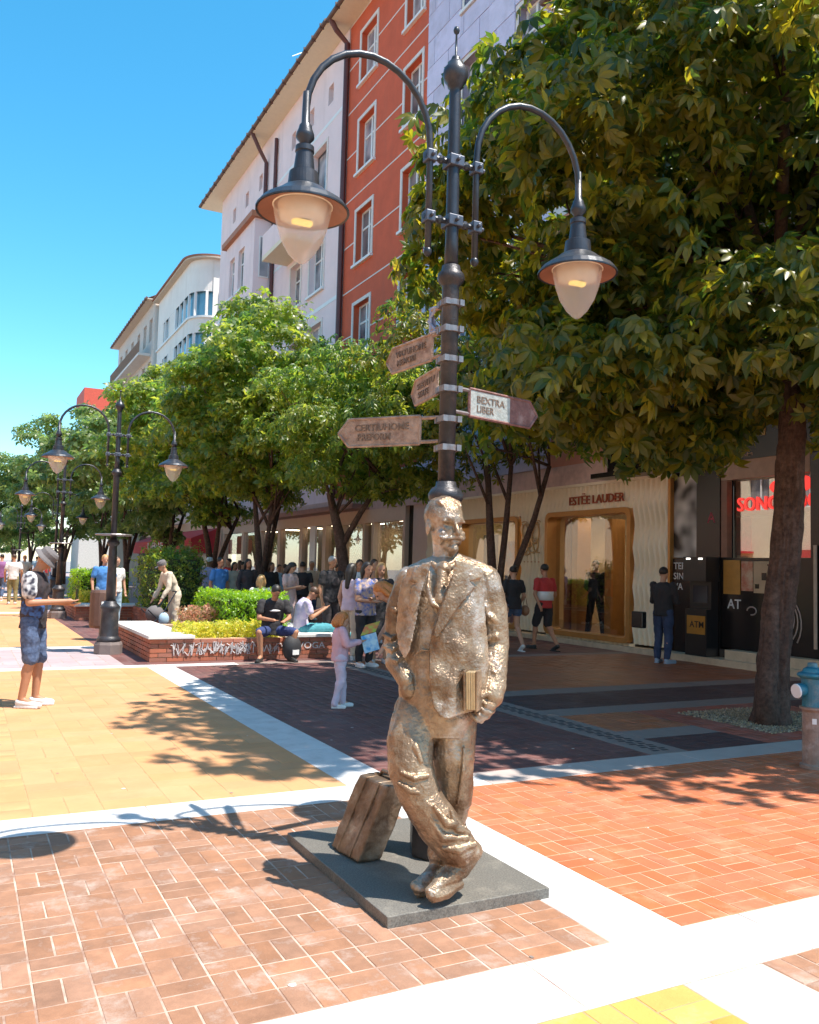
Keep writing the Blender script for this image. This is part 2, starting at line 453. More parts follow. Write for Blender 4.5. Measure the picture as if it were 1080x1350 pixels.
# nearest strip (below the first cross band)
paving('yellow_brick_paving', -1.5, XA, 0.6, YA, M_brightyel, M_jointye, b=0.245, joint=0.005, ox=XA, oy=YA)
band('cream_stone_band', XA, XB + 0.03, 0.6, YA, 'y', M_cream, 1.0)
paving('corner_brick_paving', XB + 0.03, 7.0, 0.6, YA, M_terra, M_joint, b=0.205, ox=XB + 0.03, oy=YA)
band('near_white_stone_band', -4.0, 7.0, YA, YB, 'x')
paving('terracotta_brick_paving', -0.55, XA, YB, YC, M_terra, M_joint, b=0.205, joint=0.0055, ox=XA, oy=YB)
paving('terracotta_paving_beyond_frame', -4.0, -0.55, YB, YC, M_terra, M_joint, nmax=0)
band('long_white_stone_band', XA, XB, YB, YC, 'y')
paving('orange_brick_paving', XB, 9.0, YB, YC, M_orange, M_jointor, b=0.205, joint=0.0045, ox=XB, oy=YB)
band('second_white_stone_band', -5.0, 3.6, YC, YD, 'x')
band('second_stone_band_right', 3.6, 9.0, YC, YD, 'x', pm('shaded_white_stone', (0.42, 0.35, 0.32), 0.72, var=0.1, scale=4, bump=0.15, rnd=0.05, dirt=(0.3, 0.26, 0.25), damt=0.4))  # same white cross band, greyed in its colour to stand for shade
paving('yellow_square_paving', -5.0, XA, YD, YE, M_yellow, M_jointye, b=0.42, joint=0.004, ox=XA, oy=YD)
band('long_white_stone_band', XA, XB, YD, YE, 'y')
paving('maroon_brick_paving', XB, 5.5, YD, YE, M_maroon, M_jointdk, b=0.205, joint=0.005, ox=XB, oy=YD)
# decorated drain band
M_shadestrip = pm('shade_grey_stone', (0.27, 0.20, 0.175), 0.7, var=0.12, scale=4, bump=0.15, rnd=0.05, dirt=(0.2, 0.16, 0.15), damt=0.4)  # band stone darkened in its base colour to stand for the shade here
dr = band('patterned_drain_band', 5.5, 5.95, YD, YE, 'y', M_shadestrip)
m = MB()
y = YD + 0.1; k = 0
while y < YE - 0.1:
    for r in (0, 1):
        x = 5.62 + 0.11 * r + (0.03 if k % 2 else 0)
        m.box(x, y, 0.0015, x + 0.07, y + 0.035, 0.003)
    y += 0.075; k += 1
o = m.build('drain_pattern', pm('dark_inlay', (0.05, 0.045, 0.05), 0.6), dr, world=True); o['kind'] = 'stuff'
PIT = (7.0, 9.3, 5.84, 7.75)
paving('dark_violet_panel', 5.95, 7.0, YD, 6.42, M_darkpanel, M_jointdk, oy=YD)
band('grey_stone_strip', 5.95, 7.0, 6.42, 6.80, 'x', M_shadestrip)
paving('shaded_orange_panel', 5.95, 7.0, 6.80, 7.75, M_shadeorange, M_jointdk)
paving('tree_pit_kerb', PIT[0], PIT[1], PIT[2], PIT[3], pm('red_kerb_brick', (0.40, 0.10, 0.06), 0.65, rnd=0.15, bump=0.2, dirt=(0.3, 0.15, 0.1)), M_jointdk, b=0.22,
       hole=lambda p: 7.5 < p[0] < 8.85 and 6.22 < p[1] < 7.40)
# loose gravel in the pit
gv = []; gf = []
for i in range(5200):
    x = random.uniform(7.42, 8.93); y = random.uniform(6.14, 7.48); s = random.uniform(0.008, 0.02); z = random.uniform(-0.006, 0.014)
    a = random.uniform(0, 6.28); k = len(gv)
    for q in range(3):
        t = a + q * 2.1; gv.append((x + s * cos(t), y + s * sin(t), z - s * .4))
    gv.append((x + random.uniform(-.3, .3) * s, y, z + s * random.uniform(.3, .9)))
    gf += [(k, k + 1, k + 3), (k + 1, k + 2, k + 3), (k + 2, k, k + 3)]
tag(npmesh('gravel', gv, gf, pm('gravel_stone', (0.50, 0.33, 0.19), 0.9, rnd=0.45)), kind='stuff')
M_soil = pm('soil', (0.10, 0.075, 0.055), 0.95, var=0.4, scale=12, bump=0.5)
tag(MB().box(7.4, 6.12, -0.04, 8.95, 7.5, -0.004).build('pit_soil', M_soil), kind='structure')
band('grey_stone_strip', 5.95, 12.0, 7.75, 8.15, 'x', M_shadestrip)
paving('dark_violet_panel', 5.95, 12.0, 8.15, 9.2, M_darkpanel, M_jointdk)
band('grey_stone_strip', 5.95, 12.3, 9.2, 9.6, 'x', M_shadestrip)
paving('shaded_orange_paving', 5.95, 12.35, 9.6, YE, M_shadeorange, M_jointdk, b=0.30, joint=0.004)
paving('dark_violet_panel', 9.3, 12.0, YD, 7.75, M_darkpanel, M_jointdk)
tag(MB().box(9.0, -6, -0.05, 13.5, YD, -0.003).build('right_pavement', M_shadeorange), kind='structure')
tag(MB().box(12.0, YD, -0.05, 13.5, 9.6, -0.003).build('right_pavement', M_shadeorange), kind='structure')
# beyond the third cross band
band('third_white_stone_band', -6.0, 4.0, YE, YF, 'x')
band('third_stone_band_right', 4.0, 12.35, YE, YF, 'x', M_shadestrip)  # third cross band continued in the shade-darkened stone
paving('violet_brick_strip', -6.0, 2.3, YF, 16.6, M_violet, M_joint, b=0.42, joint=0.006)
band('far_white_band', -6.0, 2.3, 16.6, 17.0, 'x')
paving('far_yellow_paving', -6.0, 2.3, 17.0, 27.5, M_yellow, M_jointye, b=0.84, joint=0.006)
paving('far_brick_paving', 2.3, 12.5, YF, 27.5, M_maroon, M_jointdk, b=0.49, joint=0.008)
band('far_white_band', -6.0, 2.3, 27.5, 28.2, 'x')
tag(MB().box(-6, 28.2, -0.05, 2.3, 40, -0.004).build('far_pavement', M_yellow), kind='structure')
tag(MB().box(-6, 40, -0.05, 2.3, 42, -0.004).build('far_pavement', M_white), kind='structure')
tag(MB().box(-6, 42, -0.05, 2.3, 200, -0.004).build('far_pavement', M_violet), kind='structure')
tag(MB().box(2.3, 27.5, -0.05, 12.5, 200, -0.004).build('far_pavement', M_violet), kind='structure')
tag(MB().box(-14, -30, -0.05, -6, 200, -0.004).build('left_pavement', M_yellow), kind='structure')
tag(MB().box(-6, -30, -0.05, 9, 0.6, -0.004).build('near_pavement', M_terra), kind='structure')
tag(MB().box(-6, 0.6, -0.05, -4, YE, -0.0045).build('left_pavement', M_yellow), kind='structure')
tag(MB().box(7, 0.6, -0.05, 9, YB, -0.0045).build('near_pavement', M_orange), kind='structure')

# trodden gum and paint specks
qv, qf, rv, rf = [], [], [], []
q = random.Random(44)
for i in range(60):
    x = q.uniform(-.5, 5.0); y = q.uniform(2.3, 9.0); r = q.uniform(.006, .017); n = 8
    V_, F_ = (qv, qf) if q.random() < .3 else (rv, rf); k = len(V_)
    el = q.uniform(.6, 1.4); a0 = q.uniform(0, 3)
    for j in range(n):
        a = 2 * pi * j / n; rr = r * q.uniform(.75, 1.15)
        V_.append((x + rr * cos(a + a0) * el, y + rr * sin(a + a0), .0013))
    F_.append(tuple(range(k, k + n)))
for nm, V_, F_, c_ in (('gum_spots', qv, qf, (.24, .19, .17)), ('pale_specks', rv, rf, (.68, .64, .6))):
    o = MB(); o.v = V_; o.f = F_
    tag(o.build(nm, pm(nm, c_, .8)), kind='stuff')
# ================================================================== BUILDINGS
FX = 12.5
def wall_holes(m, X, y0, y1, z0, z1, rects, th=0.3):
    """front face in plane X with rectangular openings and their reveals (depth th)"""
    ys = sorted(set([y0, y1] + [r[0] for r in rects] + [r[1] for r in rects]))
    zs = sorted(set([z0, z1] + [r[2] for r in rects] + [r[3] for r in rects]))
    def inr(y, z): return any(r[0] < y < r[1] and r[2] < z < r[3] for r in rects)
    for i in range(len(ys) - 1):
        for j in range(len(zs) - 1):
            if not inr((ys[i] + ys[i + 1]) / 2, (zs[j] + zs[j + 1]) / 2):
                a, b, c, d = ys[i], ys[i + 1], zs[j], zs[j + 1]
                m.add([(X, a, c), (X, a, d), (X, b, d), (X, b, c)], [(0, 1, 2, 3)])
    for r in rects:
        a, b, c, d = r; k = X + th
        m.add([(X, a, c), (k, a, c), (k, a, d), (X, a, d)], [(0, 1, 2, 3)])
        m.add([(X, b, c), (X, b, d), (k, b, d), (k, b, c)], [(0, 1, 2, 3)])
        m.add([(X, a, c), (X, b, c), (k, b, c), (k, a, c)], [(0, 1, 2, 3)])
        m.add([(X, a, d), (k, a, d), (k, b, d), (X, b, d)], [(0, 1, 2, 3)])
    return m
M_frame = pm('white_window_frame', (0.78, 0.77, 0.76), 0.45, var=0.05)
M_darkframe = pm('dark_window_frame', (0.06, 0.05, 0.055), 0.4)
M_pane = pm('window_pane', (0.05, 0.07, 0.09), 0.08, col2=(0.30, 0.30, 0.32), scale=1.3, detail=1, spec=1.0, rnd=.5)
M_paneblue = pm('blue_window_pane', (0.16, 0.36, 0.5), 0.05, var=0.3, scale=0.4, spec=1.0)
M_surround = pm('cream_surround', (0.72, 0.66, 0.62), 0.8, var=0.08, dirt=(0.5, 0.42, 0.38), damt=0.3)
def window(b, X, a, c, z0, z1, fmat=None, surround=True, two=True, depth=0.22, pane=None, sill=True, transom=0.33):
    fm = fmat or M_frame
    m = MB(); k = X + depth; t = 0.07
    m.box(k, a + .002, z0 + .002, k + 0.06, a + t, z1 - .002); m.box(k, c - t, z0 + .002, k + 0.06, c - .002, z1 - .002)
    m.box(k, a + t, z0 + .002, k + 0.06, c - t, z0 + t); m.box(k, a + t, z1 - t, k + 0.06, c - t, z1 - .002)
    if two: m.box(k - .01, (a + c) / 2 - .05, z0 + t, k + .05, (a + c) / 2 + .05, z1 - t)
    if transom:
        zt = z1 - (z1 - z0) * transom
        if two:
            m.box(k + .004, a + t, zt - .035, k + .046, (a + c) / 2 - .05, zt + .035); m.box(k + .004, (a + c) / 2 + .05, zt - .035, k + .046, c - t, zt + .035)
        else: m.box(k + .004, a + t, zt - .035, k + .046, c - t, zt + .035)
    wdw = m.build('window', fm, b, world=True)
    MB().box(k + 0.03, a + t - .01, z0 + t - .01, k + 0.036, c - t + .01, z1 - t + .01).build('pane', pane or M_pane, wdw, world=True)
    if surround:
        s = MB(); q = 0.13; p = X - 0.035
        s.box(p, a - q, z0 - .06, X + .0, a, z1 + q); s.box(p, c, z0 - .06, X + .0, c + q, z1 + q); s.box(p, a, z1, X, c, z1 + q)
        s.build('surround', M_surround, wdw, world=True)
    if sill: MB().box(X - 0.12, a - .16, z0 - 0.1, X + depth - .003, c + .16, z0 - 0.003).build('sill', M_frame, wdw, world=True)
    return wdw
def eave(b, X, y0, y1, z, over=0.85, mat=None, gut=None):
    m = MB().box(X - over, y0, z, X + 0.6, y1, z + 0.08)
    m.build('soffit', mat or pm('cream_soffit', (0.75, 0.66, 0.5), 0.8, var=0.06), b, world=True)
    g_ = MB(); g_.tube([(X - over - .06, y0, z + 0.1), (X - over - .06, y1, z + 0.1)], 0.09, 8)
    n = int((y1 - y0) / 0.9)
    for i in range(n): g_.box(X - over - .17, y0 + .4 + i * .9, z - 0.01, X - over + .02, y0 + .46 + i * .9, z + 0.19)
    g_.build('gutter', gut or pm('rusty_gutter', (0.16, 0.09, 0.07), 0.6, metal=0.3), b, world=True)
    r = MB().add([(X - over, y0, z + .085), (X - over, y1, z + .085), (X + 5, y1, z + 3.2), (X + 5, y0, z + 3.2)], [(0, 3, 2, 1)])
    r.build('roof', pm('roof_tile', (0.3, 0.12, 0.07), 0.8, rnd=.1), b, world=True)
def shell(b, X, y0, y1, z0, z1, mat, depth=9, left=True):
    """end walls and top of a building, so that it is a solid block"""
    m = MB()
    m.add([(X, y0, z0), (X + depth, y0, z0), (X + depth, y0, z1), (X, y0, z1)], [(0, 1, 2, 3)])
    m.add([(X, y1, z0), (X + depth, y1, z0), (X + depth, y1, z1), (X, y1, z1)], [(3, 2, 1, 0)])
    m.add([(X, y0, z1), (X + depth, y0, z1), (X + depth, y1, z1), (X, y1, z1)], [(0, 1, 2, 3)])
    m.add([(X + .28, y0, z0), (X + .28, y0, z1), (X + .28, y1, z1), (X + .28, y1, z0)], [(0, 1, 2, 3)])
    m.build('side_wall', mat, b, world=True)
def lines(b, X, y0, y1, zs, rects, mat, h=0.05):
    m = MB()
    for z in zs:
        seg = [(y0, y1)]
        for r in rects:
            if r[2] - .16 < z < r[3] + .16:
                new = []
                for s in seg:
                    if r[0] - .13 > s[0] and r[1] + .13 < s[1]: new += [(s[0], r[0] - .13), (r[1] + .13, s[1])]
                    elif r[0] - .13 <= s[0] < r[1] + .13: new.append((r[1] + .13, s[1]))
                    elif r[0] - .13 < s[1] <= r[1] + .13: new.append((s[0], r[0] - .13))
                    else: new.append(s)
                seg = new
        for s in seg:
            if s[1] - s[0] > .05: m.box(X - 0.012, s[0], z - h / 2, X + .002, s[1], z + h / 2)
    o = m.build('string_course', mat, b, world=True); return o

# --- red plaster building
M_red = pm('red_plaster', (0.62, 0.11, 0.045), 0.85, var=0.16, scale=1.2, bump=0.35, bscale=40, streak=True, dirt=(0.46, 0.10, 0.05), dscale=1.6, damt=0.5)
rb = empty('plaster_building', (FX, 27, 0), label='red plaster building with white window surrounds and thin white lines', cat='building')
zr = [19.95, 16.45, 12.9, 9.3, 5.7]
R1 = []
for z in zr:
    R1.append((27.62, 29.02, z, z + 2.05)); R1.append((23.95, 25.2, z, z + 2.05))
m = wall_holes(MB(), FX, 23.5, 30.15, 4.1, 22.9, R1, 0.28); m.build('wall', M_red, rb, world=True)
for r in R1: window(rb, FX, *r)
lines(rb, FX, 23.5, 30.15, [15.65 + 1.8 * k for k in range(-6, 5)], R1, M_surround)
eave(rb, FX, 23.5, 30.4, 22.9); shell(rb, FX, 23.5, 30.15, 4.1, 22.9, M_red)
M_pipe = pm('brown_pipe', (0.13, 0.045, 0.04), 0.45, metal=0.3)
MB().tube([(FX - .85, 30.2, 22.95), (FX - .6, 30.2, 22.6), (FX - .12, 30.2, 22.2), (FX - .12, 30.2, 4.2)], 0.11, 10).build('downpipe', M_pipe, rb, world=True)

# --- violet stone building
M_vstone = pm('violet_stone', (0.62, 0.58, 0.74), 0.85, var=0.14, scale=1.6, bump=0.8, bscale=14, rnd=0.10, dirt=(0.42, 0.36, 0.42), dscale=0.8, damt=0.4)
vb = empty('stone_building', (FX, 20, 0), label='violet stone clad building between the red facades above the lamp', cat='building')
R2 = [(20.0, 21.3, z, z + 2.1) for z in (18.35, 14.6, 11.0, 7.4)] + [(17.4, 18.4, z, z + 2.1) for z in (18.35, 14.6, 11.0, 7.4)]
m = wall_holes(MB(), FX - .02, 16.75, 23.5, 4.1, 20.9, R2, 0.3); m.build('wall', pm('violet_joint', (0.34, 0.30, 0.38), 0.9), vb, world=True)
cnt = 0; cl = []
z = 4.1; row = 0
while z < 20.8:
    hz = 0.9; y = 16.75 - (0.0 if row % 2 == 0 else 0.9)
    while y < 23.5:
        a = max(y, 16.75) + .012; b_ = min(y + 1.8, 23.5) - .012; c_ = z + .012; d_ = min(z + hz, 20.9) - .012
        pieces = [(a, b_, c_, d_)]
        for r in R2:
            q = (r[0] - .15, r[1] + .15, r[2] - .15, r[3] + .15); np_ = []
            for p in pieces:
                if p[1] <= q[0] or p[0] >= q[1] or p[3] <= q[2] or p[2] >= q[3]: np_.append(p); continue
                if p[0] < q[0]: np_.append((p[0], q[0], p[2], p[3]))
                if p[1] > q[1]: np_.append((q[1], p[1], p[2], p[3]))
                A0, A1 = max(p[0], q[0]), min(p[1], q[1])
                if p[2] < q[2]: np_.append((A0, A1, p[2], q[2]))
                if p[3] > q[3]: np_.append((A0, A1, q[3], p[3]))
            pieces = np_
        for p in pieces:
            if p[1] - p[0] > .05 and p[3] - p[2] > .05: cl.append(p)
        y += 1.8
    z += hz; row += 1
for p in cl[:300]:
    MB().box(FX - .055 - random.uniform(0, .012), p[0], p[2], FX - .021, p[1], p[3]).build('stone_panel', M_vstone, vb, world=True)
for r in R2: window(vb, FX, *r)
shell(vb, FX - .02, 16.75, 23.5, 4.1, 20.9, M_vstone)

# --- salmon building behind the big tree
M_salmon = pm('salmon_plaster', (0.66, 0.27, 0.17), 0.85, var=0.15, scale=1, bump=0.3, bscale=40, dirt=(0.5, 0.3, 0.24), dscale=0.6, damt=0.5)
sb = empty('plaster_building', (FX, 8, 0), label='salmon plaster building mostly hidden behind the large tree', cat='building')
R3 = [(y, y + 1.3, z, z + 2.0) for y in (14.3, 11.2, 8.1, 5.0, 1.9) for z in (11.8, 8.4, 5.2)]
m = wall_holes(MB(), FX, -2, 16.75, 4.1, 15.6, R3, 0.28); m.build('wall', M_salmon, sb, world=True)
for r in R3: window(sb, FX, *r)
lines(sb, FX, -2, 16.75, [6.9, 10.4, 14.2], R3, M_surround, 0.3)
eave(sb, FX, -2, 16.75, 15.6, over=.4); shell(sb, FX, -2, 16.75, 4.1, 15.6, M_salmon)

# --- pink building with a box bay
M_pink = pm('pink_plaster', (0.82, 0.66, 0.66), 0.85, var=0.08, scale=0.8, bump=0.2, bscale=40, streak=True, dirt=(0.60, 0.46, 0.46), dscale=1.5, damt=0.45)
pb = empty('plaster_building', (FX, 40, 0), label='pale pink building with a projecting bay and dark brown downpipes', cat='building')
R4 = []
for z in (17.0, 13.0, 9.4): R4 += [(32.3, 33.9, z, z + 2.2), (35.0, 36.3, z, z + 2.0)]
for z in (20.7,): R4 += [(y, y + .55, z, z + .8) for y in (31.8, 34.0, 36.3, 38.8, 41.2, 43.6, 46.0)]
R4 += [(45.6, 46.8, z, z + 2.0) for z in (17.0, 13.0, 9.4)]
m = wall_holes(MB(), FX, 30.25, 49.0, 4.1, 22.9, R4, 0.3); m.build('wall', M_pink, pb, world=True)
for r in R4:
    if r[3] - r[2] < 1: window(pb, FX, *r, surround=False, two=False, sill=False, transom=0)
    elif r[0] < 34 and r[2] > 16: window(pb, FX, *r, fmat=M_darkframe, surround=True, two=False, transom=0)
    else: window(pb, FX, *r)
lines(pb, FX, 30.25, 49.0, [19.9, 15.6, 12.2], R4, M_frame, 0.16)
eave(pb, FX, 30.4, 50.6, 22.9, over=0.9); shell(pb, FX, 30.25, 49.0, 4.1, 22.9, M_pink)
MB().tube([(FX - .9, 40.3, 22.95), (FX - .5, 40.3, 22.2), (FX - .12, 40.3, 21.6), (FX - .12, 40.3, 18.6)], 0.1, 8).build('downpipe', M_pipe, pb, world=True)
# box bay
BX = FX - .97; BA, BB, BT_ = 39.0, 43.9, 18.15
rbay = [(40.6, 41.6, 15.2, 17.3), (42.3, 43.2, 15.2, 17.3), (40.6, 41.6, 11.5, 13.6), (42.3, 43.2, 11.5, 13.6)]
m = wall_holes(MB(), BX, BA, BB, 8.0, BT_, rbay, 0.25)
bay = m.build('bay_wall', M_pink, pb, world=True)
mm = MB()
mm.add([(BX, BA, 8.0), (FX, BA, 8.0), (FX, BA, BT_), (BX, BA, BT_)], [(0, 1, 2, 3)])
mm.add([(BX, BB, 8.0), (FX, BB, 8.0), (FX, BB, BT_), (BX, BB, BT_)], [(3, 2, 1, 0)])
mm.add([(BX, BA, 8.0), (BX, BB, 8.0), (FX, BB, 8.0), (FX, BA, 8.0)], [(0, 1, 2, 3)])
mm.add([(BX + .24, BA + .1, 8.0), (BX + .24, BA + .1, BT_ - .1), (BX + .24, BB - .1, BT_ - .1), (BX + .24, BB - .1, 8.0)], [(0, 1, 2, 3)])
mm.build('bay_side_wall', M_pink, pb, world=True)
MB().box(BX - .22, BA - .22, BT_, FX - .003, BB + .22, BT_ + .28).build('bay_cornice', pm('brown_cornice', (0.42, 0.17, 0.09), 0.7), pb, world=True)
for r in rbay: window(pb, BX, *r, surround=False, depth=.15)
for z0 in (15.3, 11.6):
    w_ = MB().box(BX + .25, BA - .05, z0, BX + .75, BA + .01, z0 + 2.0).build('window', M_frame, pb, world=True)
    MB().box(BX + .30, BA - .06, z0 + .06, BX + .70, BA - .051, z0 + 1.94).build('pane', M_pane, w_, world=True)
# balcony slab to the right of the bay
MB().box(FX - 1.2, 33.6, 15.3, FX, 36.9, 15.5).build('balcony_slab', pm('cream_soffit', (0.75, 0.66, 0.5), 0.8), pb, world=True)
MB().box(FX - 1.2, 33.6, 15.5, FX - 1.08, 36.9, 16.5).box(FX - 1.08, 33.6, 15.5, FX, 33.72, 16.5).build('balcony_wall', M_pink, pb, world=True)
MB().tube([(FX - .1, BA - .15, 22.2), (FX - .1, BA - .15, 8.0)], 0.09, 8).build('downpipe', M_pipe, pb, world=True)
MB().box(FX + .3, 47.2, 22.9, FX + 1.5, 48.4, 25.6).build('chimney', M_red, pb, world=True)

# --- white building with rounded bays
M_wht = pm('white_plaster', (0.80, 0.76, 0.72), 0.85, var=0.08, scale=0.8, bump=0.2, bscale=30, streak=True, dirt=(0.55, 0.48, 0.42), dscale=1.2, damt=0.4)
wb = empty('rounded_building', (FX, 58, 0), label='white building with rounded corner bays and blue glass windows', cat='building')
RX = FX - 0.3
def roundbay(m, y0, y1, z0, z1, X, r=1.6, n=10, out=0.0):
    """wall strip that runs along the street and curves in at its near end"""
    pts = [(RX + 2.6, y0 - out)] + [(X + r - (r + out) * sin(pi / 2 * i / n), y0 + r - (r + out) * cos(pi / 2 * i / n)) for i in range(n + 1)] + [(X - out, y1)]
    for a, b in zip(pts[:-1], pts[1:]):
        m.add([(a[0], a[1], z0), (a[0], a[1], z1), (b[0], b[1], z1), (b[0], b[1], z0)], [(0, 1, 2, 3)])
    return pts
def roundslab(m, y0, y1, z0, z1, X, r, out, n=10):
    pts = [(RX + 2.6, y0 - out)] + [(X + r - (r + out) * sin(pi / 2 * i / n), y0 + r - (r + out) * cos(pi / 2 * i / n)) for i in range(n + 1)] + [(X - out, y1), (RX + 2.6, y1)]
    P = [(a, b, z0) for a, b in pts]
    m.poly_prism(P, None, off=(0, 0, z1 - z0))
mw = MB(); zz = [(4.1, 8.3), (9.9, 11.8), (13.3, 14.8), (16.4, 17.5), (19.1, 21.2)]
for a, b in zz: roundbay(mw, 54.0, 65.5, a, b, RX)
mw.build('wall', M_wht, wb, world=True)
core = MB()
roundbay(core, 54.2, 65.5, 4.1, 21.1, RX + .2, 1.5); core.build('glazing', M_paneblue, wb, world=True)
fr = MB()
for (a, b) in ((8.3, 9.9), (11.8, 13.3), (14.8, 16.4), (17.5, 19.1)):
    pts = [(RX + 1.6 - 1.6 * sin(pi / 2 * i / 3), 54.0 + 1.6 - 1.6 * cos(pi / 2 * i / 3)) for i in range(4)] + [(RX, y) for y in (56.9, 58.2, 59.4, 61.6, 62.8)]
    for x, y in pts: MB().box(x - .02, y - .07, a, x + .14, y + .07, b).build('mullion', M_frame, wb, world=True)
    piers = [(59.6, 61.4), (63.4, 65.5)]
    for p in piers: MB().box(RX + .002, p[0], a, RX + .3, p[1], b).build('pier', M_wht, wb, world=True)
for z in (14.8, 17.5, 11.8, 8.3):
    s = MB(); roundslab(s, 54.0, 65.5, z - .14, z - .003, RX, 1.6, 0.12); s.build('window_ledge', M_frame, wb, world=True)
for z, c_ in ((13.4, 0), (10.1, 0)):
    s = MB(); roundslab(s, 54.8, 65.3, z - .25, z, RX - .7, 1.8, 0.1); s.build('balcony_slab', M_surround, wb, world=True)
    s = MB(); roundbay(s, 54.8, 65.3, z, z + .85, RX - .7, 1.8); s.build('balcony_wall', M_wht, wb, world=True)
    s = MB(); roundslab(s, 54.8, 65.3, z + .85, z + .97, RX - .7, 1.8, .05); s.build('balcony_rail', pm('teal_rail', (0.05, 0.2, 0.2), 0.5), wb, world=True)
s = MB(); roundslab(s, 54.0, 65.8, 21.2, 21.3, RX, 1.6, 0.4); s.build('soffit', pm('pale_soffit', (0.6, 0.5, 0.4), 0.8), wb, world=True)
s = MB(); roundslab(s, 54.1, 65.8, 21.303, 21.42, RX, 1.6, 0.5); s.build('roof_edge', pm('roof_tile', (0.3, 0.12, 0.07)), wb, world=True)
shell(wb, RX + 1.2, 54.0, 65.5, 4.1, 21.1, M_wht)

# --- beige building farther on
bb = empty('balcony_building', (FX, 76, 0), label='grey beige apartment building with long wooden balconies, farthest in the row', cat='building')
R5 = [(y, y + 1.2, z, z + 1.8) for y in (66.8, 69.2, 72.0, 75.0, 78.0, 80.8) for z in (18.6, 15.2, 11.8, 8.4, 5.0)]
m = wall_holes(MB(), RX - .2, 65.9, 83.2, 4.1, 21.5, R5, 0.3); m.build('wall', pm('beige_plaster', (0.62, 0.55, 0.50), 0.85, dirt=(0.42, 0.36, 0.33), dscale=.4), bb, world=True)
for r in R5: window(bb, RX - .2, *r, surround=False, sill=False, transom=0)
eave(bb, RX - .2, 65.9, 83.6, 21.5, over=0.6, mat=pm('pale_soffit', (0.6, 0.5, 0.4)))
shell(bb, RX - .2, 65.9, 83.2, 4.1, 21.5, M_wht)
for z in (17.6, 14.2, 10.8):
    MB().box(RX - 1.1, 67.0, z - .2, RX - .2, 82.0, z).build('balcony_slab', M_surround, bb, world=True)
    s = MB()
    for k in range(66): s.box(RX - 1.1, 67.0 + k * .22, z, RX - 1.06, 67.11 + k * .22, z + .9)
    s.build('balcony_railing', pm('brown_wood', (0.28, 0.15, 0.09), 0.7), bb, world=True)['kind'] = 'stuff'
# --- small red-topped building at the end
db = empty('red_topped_building', (18, 116, 0), label='small distant building with red top floor above the far trees', cat='building')
MB().box(12.6, 112, 0, 30, 120, 20.3).build('wall', pm('dist_wall', (0.55, 0.5, 0.45), 0.8), db, world=True)
MB().box(12.3, 111.8, 20.3, 30, 120, 23.0).build('top_floor', pm('dist_red', (0.62, 0.09, 0.05), 0.7), db, world=True)
MB().box(12.5, 113, 17.6, 12.6, 118, 20.0).box(13.2, 111.9, 17.6, 17, 112, 20.0).build('glazing', M_paneblue, db, world=True)

# --- opposite side of the street, which the shop glass mirrors
ob = empty('opposite_building', (-12, 20, 0), label='cream building across the street, seen only mirrored in the shop glass', cat='building')
M_op = pm('cream_opposite', (0.72, 0.62, 0.46), 0.85, var=0.1)
R6 = [(y, y + 1.4, z, z + 2.0) for y in range(-20, 70, 3) for z in (5.2, 8.6)]
m = MB(); ys = [-24, 72]
m2 = wall_holes(MB(), 0, -24, 72, 0, 12, [(r[0], r[1], r[2], r[3]) for r in R6], 0.25)
m2.v = [(-12 - x, y, z) for x, y, z in m2.v]; m2.f = [tuple(reversed(f)) for f in m2.f]
m2.build('wall', M_op, ob, world=True)
MB().box(-12.4, -24, 0, -12.3, 72, 12).build('glazing', M_pane, ob, world=True)
m = MB()
for r in R6: m.box(-12.24, r[0], r[2], -12.2, r[1], r[2] + .08).box(-12.24, r[0], r[3] - .08, -12.2, r[1], r[3]).box(-12.24, (r[0] + r[1]) / 2 - .05, r[2] + .08, -12.2, (r[0] + r[1]) / 2 + .05, r[3] - .08)
m.build('window_frames', M_frame, ob, world=True)['kind'] = 'stuff'
M_redaw = pm('red_awning_cloth', (0.55, 0.035, 0.04), 0.75, var=0.12, bump=0.1)
for y in (2, 12, 22, 32):
    MB().box(-12, y, 2.9, -10.5, y + 7, 3.0).box(-10.5, y, 2.5, -10.45, y + 7, 3.0).build('awning', M_redaw, ob, world=True)
    MB().box(-11.98, y + .4, .3, -11.9, y + 6.4, 2.7).build('shop_window', M_pane, ob, world=True)
M_umb = pm('white_parasol_cloth', (0.75, 0.76, 0.78), 0.8)
for i, y in enumerate((4.5, 10.5, 17.0)):
    u = empty('parasol', (-8.0, y, 0), label='white square parasol across the street, %s of three, mirrored in the glass' % ('nearest', 'middle', 'farthest')[i], cat='parasol', group='white parasols across the street')
    MB().lathe([(2.0, 2.35), (2.0, 2.5), (0.05, 3.2)], n=4).build('canopy', M_umb, u)
    MB().lathe([(0.035, 0), (0.035, 3.1)], n=8).build('pole', M_frame, u)
# ================================================================== SHOPS
def rrect(y0, y1, z0, z1, r, n=5):
    P = []
    for cy, cz, a in ((y1 - r, z1 - r, 0), (y0 + r, z1 - r, 90), (y0 + r, z0 + r, 180), (y1 - r, z0 + r, 270)):
        for i in range(n + 1):
            t = radians(a + 90 * i / n); P.append((cy + r * cos(t), cz + r * sin(t)))
    return P
def frame_rr(X, y0, y1, z0, z1, wd, prj, r=0.12):
    o_ = rrect(y0 - wd, y1 + wd, z0 - wd, z1 + wd, r + wd * .5); i_ = rrect(y0, y1, z0, z1, r)
    m = MB(); n = len(o_)
    V = [(X, a, b) for a, b in o_] + [(X - prj, a, b) for a, b in o_] + [(X - prj, a, b) for a, b in i_] + [(X + .25, a, b) for a, b in i_]
    F = []
    for j in range(n):
        k = (j + 1) % n
        for s in range(3): F.append((s * n + j, s * n + k, (s + 1) * n + k, (s + 1) * n + j))
    return m.add(V, F)
